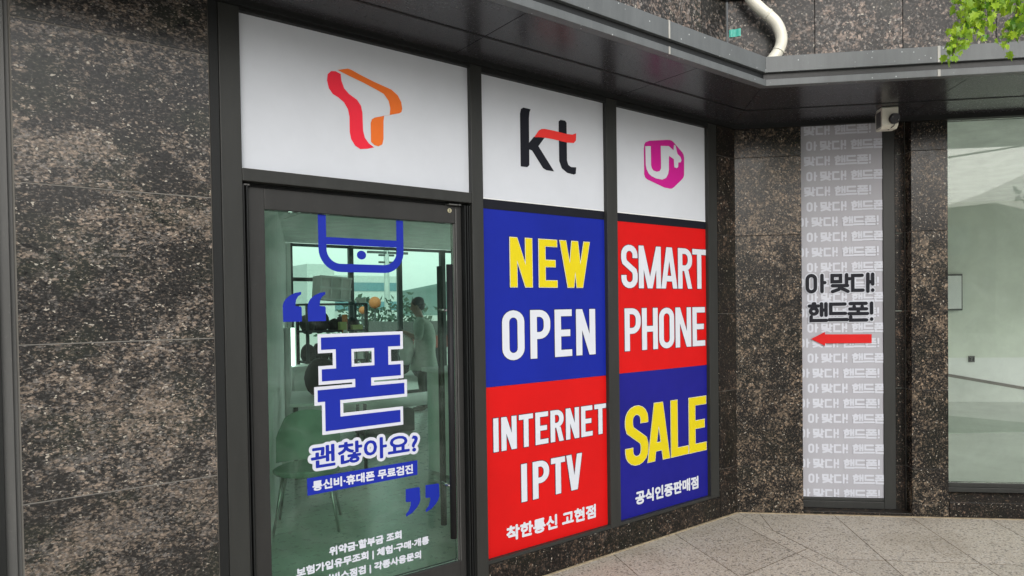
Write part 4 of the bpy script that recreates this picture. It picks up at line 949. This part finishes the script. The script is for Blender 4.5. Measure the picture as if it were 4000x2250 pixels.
# ------------------------------------------------------------------ person (bent head, sorting something in the hands)
M['skin'] = plain('skin', (.30, .19, .14), .55, var=.08)
M['hair'] = plain('dark hair', (.012, .011, .010), .6, var=.3, vs=60)
M['shirt'] = plain('grey green t-shirt', (.42, .47, .42), .85, var=.15, vs=8)
M['pants'] = plain('dark trousers', (.10, .11, .11), .85, var=.2, vs=8)
M['shoes'] = plain('grey shoes', (.14, .13, .12), .7)
M['glove'] = plain('dark work glove', (.03, .035, .035), .8)
P0 = Vector((5.48, 9.40, 0)); F = Vector((-.87, .49, 0)).normalized(); S = Vector((-.49, -.87, 0)).normalized()
def L(a, b, z): return P0 + F * a + S * b + Vector((0, 0, z))
def skin_mesh(verts, edges, radii, root=0, sub=2):
    me = bpy.data.meshes.new('sk'); me.from_pydata([tuple(v) for v in verts], edges, [])
    ob = bpy.data.objects.new('sk', me); COL.objects.link(ob)
    md = ob.modifiers.new('s', 'SKIN'); md.use_smooth_shade = True
    for i, r in enumerate(radii):
        d = me.skin_vertices[0].data[i]; d.radius = r if hasattr(r, '__len__') else (r, r); d.use_root = (i == root)
    sb = ob.modifiers.new('u', 'SUBSURF'); sb.levels = sub; sb.render_levels = sub
    dg = bpy.context.evaluated_depsgraph_get(); m2 = bpy.data.meshes.new_from_object(ob.evaluated_get(dg))
    bpy.data.objects.remove(ob); return m2
V, E, RD = [], [], []
def vtx(p, r, par=None):
    V.append(p); RD.append(r); i = len(V) - 1
    if par is not None: E.append((par, i))
    return i
pel = vtx(L(0, 0, .97), (.15, .11))
sp = vtx(L(-.01, 0, 1.12), (.14, .10), pel); ch_ = vtx(L(.0, 0, 1.30), (.16, .115), sp); uc_ = vtx(L(.02, 0, 1.44), (.13, .095), ch_)
nk = vtx(L(.07, 0, 1.535), .055, uc_); hb = vtx(L(.115, 0, 1.62), (.072, .078), nk); hm = vtx(L(.125, 0, 1.70), (.078, .092), hb); ht = vtx(L(.10, 0, 1.775), (.055, .065), hm)
nose = vtx(L(.215, 0, 1.635), .012, hb)
for sg in (1, -1):
    sh = vtx(L(.03, .17 * sg, 1.43), .062, uc_); el = vtx(L(.06, .25 * sg, 1.15), .046, sh); fa = vtx(L(.19, .17 * sg, 1.20), .040, el); wr = vtx(L(.31, .09 * sg, 1.27), .027, fa); pm = vtx(L(.37, .075 * sg, 1.285), (.034, .018), wr)
    for k, (db, ln_) in enumerate(((-.026, .060), (-.009, .072), (.009, .068), (.024, .052))):
        a1 = vtx(L(.395, .075 * sg + db, 1.29), .0095, pm); a2 = vtx(L(.42 + ln_ * .25, .072 * sg + db, 1.278), .009, a1); vtx(L(.425 + ln_ * .3, .070 * sg + db, 1.278 - ln_ * .6), .008, a2)
    th = vtx(L(.355, .035 * sg, 1.295), .011, wr); vtx(L(.39, .018 * sg, 1.30), .010, th)
    hi = vtx(L(.0, .09 * sg, .90), .088, pel); kn = vtx(L(.035 + .02 * sg, .10 * sg, .50), .062, hi); ank = vtx(L(-.02 + .03 * sg, .10 * sg, .10), .042, kn); hl = vtx(L(-.03 + .03 * sg, .10 * sg, .045), .042, ank); toe = vtx(L(.17 + .03 * sg, .11 * sg, .04), .036, hl)
bm_ = skin_mesh(V, E, RD)
for m_ in ('skin', 'shirt', 'pants', 'shoes', 'glove'): bm_.materials.append(M[m_])
for p_ in bm_.polygons:
    c = p_.center - P0; a, b_, z = c.dot(F), c.dot(S), c.z; p_.use_smooth = True
    p_.material_index = 0
    if z < .10: p_.material_index = 3
    elif z < 1.02: p_.material_index = 2
    elif a > .335 and z < 1.4: p_.material_index = 4
    elif z < 1.50 and not (a > .15 and z < 1.4): p_.material_index = 1
per = thing('person', 'man in a loose grey green shirt looking down at his gloved hands inside', 'person', loc=P0)
bo = bpy.data.objects.new('body', bm_); COL.objects.link(bo); bo.parent = per
mb = MB(); mb.blob(L(.085, 0, 1.735), (.108, .092, .085), 18, 12, Matrix.Rotation(math.atan2(F.y, F.x), 4, 'Z') @ Matrix.Rotation(R(22), 4, 'Y'))
mb.blob(L(.03, 0, 1.68), (.06, .085, .075), 14, 10, Matrix.Rotation(math.atan2(F.y, F.x), 4, 'Z'))
for v in mb.bm.verts: v.co += Vector((noise.noise(v.co * 40), noise.noise(v.co * 40 + Vector((5, 0, 0))), noise.noise(v.co * 33))) * .008
mb.build('hair', 'hair', per)
for sg in (1, -1): mb = MB(); mb.blob(L(.105, .081 * sg, 1.655), (.022, .01, .032), 10, 8, Matrix.Rotation(math.atan2(F.y, F.x), 4, 'Z')); mb.build('ear', 'skin', per)
# loose shirt hem and sleeves following the torso
mb = MB(); ring = []
for z, ra, rb, da in ((1.46, .105, .17, .03), (1.38, .150, .225, .01), (1.25, .168, .215, -.01), (1.10, .172, .200, -.02), (.95, .178, .205, -.01), (.80, .205, .225, 0), (.66, .235, .235, .01)):
    ring.append([mb.bm.verts.new(L(da + ra * math.cos(t) * (1 + .05 * math.sin(5 * t + z * 9)), rb * math.sin(t), z)) for t in [2 * math.pi * k / 24 for k in range(24)]])
for a_, b_ in zip(ring, ring[1:]):
    for k in range(24): mb.bm.faces.new((a_[k], a_[(k + 1) % 24], b_[(k + 1) % 24], b_[k])).smooth = True
mb.build('shirt', 'shirt', per)
pb = thing('plastic_bag', 'crumpled pale plastic bag held by the man inside', 'bag', loc=L(.30, .1, 1.0))
mb = MB(); mb.blob(L(.27, .12, .98), (.12, .10, .24), 16, 12)
for v in mb.bm.verts: v.co += Vector((noise.noise(v.co * 14), noise.noise(v.co * 14 + Vector((5, 0, 0))), noise.noise(v.co * 12))) * .045
mb.build('bag_sheet', 'crate', pb)

# ------------------------------------------------------------------ beyond the rear windows
M['hill'] = plain('hazy wooded hill', (.10, .15, .14), .95, var=.2, vs=.05)
mb = MB(); nx = 60; base = []
for j, (y, hs_) in enumerate(((150, 0), (185, 1), (240, .7))):
    base.append([mb.bm.verts.new((20 + i * 4.2, y, -1 + hs_ * max(0, 2.5 + 9.5 * math.exp(-((i * 4.2 - 110) / 55) ** 2) + 3 * noise.noise(Vector((i * .17, j, 2)))))) for i in range(nx)])
for a_, b_ in zip(base, base[1:]):
    for i in range(nx - 1): mb.bm.faces.new((a_[i], a_[i + 1], b_[i + 1], b_[i])).smooth = True
tag(mb.build('hills', 'hill'), kind='structure')
M['bld'] = plain('pale concrete building', (.42, .46, .46), .8)
M['bldwin'] = plain('bluish window band', (.10, .20, .24), .3)
bd = thing('distant_building', 'pale flat roofed building far beyond the rear window', 'building', loc=(28, 65, 0))
mb = MB(); mb.box(25.0, 35.0, 65, 75, -.1, 5.2); mb.box(24.4, 27.2, 64, 74, -.1, 6.2); mb.build('wall', 'bld', bd)
mb = MB()
for z in (1.6, 3.6): mb.box(27.6, 34.6, 64.93, 64.99, z, z + .9)
mb.build('window', 'bldwin', bd)
up_ = thing('utility_pole', 'concrete utility pole with crossarms beyond the rear window', 'utility pole', loc=(13.4, 26, 0))
mb = MB(); mb.tube([(13.4, 26, 0), (13.4, 26, 7)], [.13, .09], 10); mb.build('pole', 'bld', up_)
mb = MB()
for z in (3.3, 3.6, 3.9, 4.2): mb.box(13.05, 13.75, 25.95, 26.05, z, z + .08)
mb.box(12.5, 14.4, 25.9, 26.0, 4.0, 4.1); mb.build('crossarm', 'mullion_in', up_)
M['bush'] = plain('dark shrub leaves', (.035, .06, .04), .8, var=.5, vs=30)
def bush(x, y, w_, h_, label, seed):
    rg = random.Random(seed); mb = MB()
    for k in range(900):
        a, b_, c = rg.gauss(0, .42), rg.gauss(0, .42), rg.random()
        p = Vector((x + a * w_, y + b_ * w_ * .6, h_ * c * (1 - min(.9, abs(a) * .55)))); r_ = rg.uniform(.05, .11)
        d1 = Vector((rg.gauss(0, 1), rg.gauss(0, 1), rg.gauss(0, 1))).normalized(); d2 = d1.orthogonal().normalized()
        mb.face([p + d1 * r_, p + d2 * r_ * .6, p - d1 * r_, p - d2 * r_ * .6])
    t = thing('bush', label, 'bush', 'bushes beyond the rear window', loc=(x, y, 0)); mb.build('foliage', 'bush', t)
    mb = MB(); mb.tube([(x, y, 0), (x, y, h_ * .6)], [.05, .02], 6); mb.build('trunk', 'bark', t)
bush(7.6, 16.2, 1.3, 2.0, 'dark bush left of the rear mullion outside', 1); bush(9.0, 16.6, 1.5, 2.1, 'dark bush right of the rear mullion outside', 2)
M['orange'] = plain('orange plastic', (.42, .14, .04), .6)
for k, (x, y, z, r_) in enumerate(((7.35, 14.9, 1.80, .145), (6.98, 14.8, 1.62, .09))):  # unidentified round orange objects, built as balls on poles
    t = thing('orange_ball', ('larger round orange object beyond the rear window', 'smaller round orange object beside the larger one')[k], 'round object', 'orange objects outside the rear window', loc=(x, y, 0))
    mb = MB(); mb.blob((x, y, z), r_); mb.build('round_body', 'orange', t)
    mb = MB(); mb.tube([(x, y, 0), (x, y, z - r_ * .9)], .02, 8); mb.build('pole', 'mullion_in', t)
M['truck'] = plain('dull red truck paint', (.25, .05, .04), .5)
tk = thing('parked_truck', 'grey flatbed truck with red tail panel outside the rear window', 'truck', loc=(8.5, 14.0, 0))
mb = MB(); mb.box(7.2, 11.0, 13.2, 15.0, .75, 1.0); mb.box(7.2, 11.0, 13.2, 13.26, 1.0, 1.35); mb.box(7.2, 7.26, 13.26, 14.94, 1.0, 1.35); mb.build('cargo_bed', 'trim', tk)
mb = MB(); mb.box(11.05, 12.6, 13.2, 15.0, .5, 2.1); mb.build('cab', 'wall_white', tk, bevel=.08)
mb = MB(); mb.box(7.4, 8.4, 13.1, 13.19, .75, 1.02); mb.build('tail_panel', 'truck', tk)
for x in (7.9, 11.8):
    for y in (13.25, 14.75): mb = MB(); mb.tube([(x, y, .42), (x, y + .22, .42)], .42, 20); mb.build('wheel', 'black', tk)

# ------------------------------------------------------------------ the street behind the photographer (seen only as reflections)
def crown_tree(x, y, h_, w_, label, seed, n=5200):
    rg = random.Random(seed); t = thing('street_tree', label, 'tree', 'street trees behind the photographer', loc=(x, y, 0))
    mb = MB(); mb.tube([(x, y, 0), (x + .1, y, h_ * .35), (x, y + .1, h_ * .8)], [.16, .12, .03], 10)
    cl = []
    for k in range(26):
        a = rg.uniform(0, 6.28); rr_ = w_ * math.sqrt(rg.random()); z = h_ * rg.uniform(.38, .98); rr_ *= 1 - abs((z / h_) - .62) * 1.2
        c = Vector((x + rr_ * math.cos(a), y + rr_ * math.sin(a), z)); cl.append(c)
        mb.tube([(x, y, h_ * .33), tuple(Vector((x, y, h_ * .4)).lerp(c, .5)), tuple(c)], [.05, .03, .01], 5)
    mb.build('trunk', 'bark', t); mb = MB()
    for k in range(n):
        c = cl[k % 26]; p = c + Vector((rg.gauss(0, .42), rg.gauss(0, .42), rg.gauss(0, .34))); r_ = rg.uniform(.06, .12)
        d1 = Vector((rg.gauss(0, 1), rg.gauss(0, 1), rg.gauss(0, 1))).normalized(); d2 = d1.orthogonal().normalized()
        mb.face([p + d1 * r_, p + d2 * r_ * .7, p - d1 * r_, p - d2 * r_ * .7])
    mb.build('crown', 'bush', t)
crown_tree(-1.5, -10.5, 4.6, 1.6, 'leafy street tree straight behind the photographer', 21)
crown_tree(4.2, -13.0, 5.2, 1.9, 'tallest leafy street tree across the pavement', 22)
crown_tree(-8.0, -8.0, 4.4, 1.6, 'smaller street tree at the left behind the photographer', 23)
for k, (x0, y0_, z0_, x1, y1_, z1_) in enumerate(((-9, -10.5, 6.3, 12, -8.6, 5.2), (-9, -10.5, 6.1, 12, -8.6, 5.9), (-9, -10.4, 5.5, 12, -8.7, 4.9))):
    t = MB(); t.tube([(x0 + (x1 - x0) * q_, y0_ + (y1_ - y0_) * q_, z0_ + (z1_ - z0_) * q_ - 1.2 * q_ * (1 - q_)) for q_ in [i / 24 for i in range(25)]], .022, 6)
    one(t, 'overhead_cable', 'black', ('steepest black cable strung over the street behind the photographer', 'uppermost black cable over the street behind the photographer', 'lowest black cable over the street behind the photographer')[k], 'cable', 'cables over the street')
M['far_wall'] = plain('dull render', (.22, .21, .20), .8, var=.2, vs=.6)
for k, (x0, x1, y0_, y1_, hh, lb_) in enumerate(((-18, -4, -40, -32, 6.5, 'grey three storey block across the street at the left'), (-3, 12, -42, -34, 5, 'lower grey block across the street in the middle'), (13, 30, -41, -32, 7.5, 'tall grey block across the street at the right'))):
    t = thing('street_building', lb_, 'building', 'buildings across the street', loc=((x0 + x1) / 2, y1_, 0))
    mb = MB(); mb.box(x0, x1, y0_, y1_, -.1, hh); mb.build('wall', 'far_wall', t)
    z = 1.0
    while z < hh - 1.8:
        x = x0 + 1
        while x < x1 - 1.8: mb = MB(); mb.box(x, x + 1.5, y1_ + .005, y1_ + .03, z, z + 1.5); mb.build('window', 'bldwin', t); x += 2.6
        z += 3.0

# ------------------------------------------------------------------ re-base parts so that each thing's empty sits at its own place
bpy.context.view_layer.update()
for ob in list(SC.objects):
    if ob.parent is not None and ob.parent.type == 'EMPTY' and ob.parent.name.split('.')[0] != 'chair':
        ob.matrix_parent_inverse = ob.parent.matrix_world.inverted()
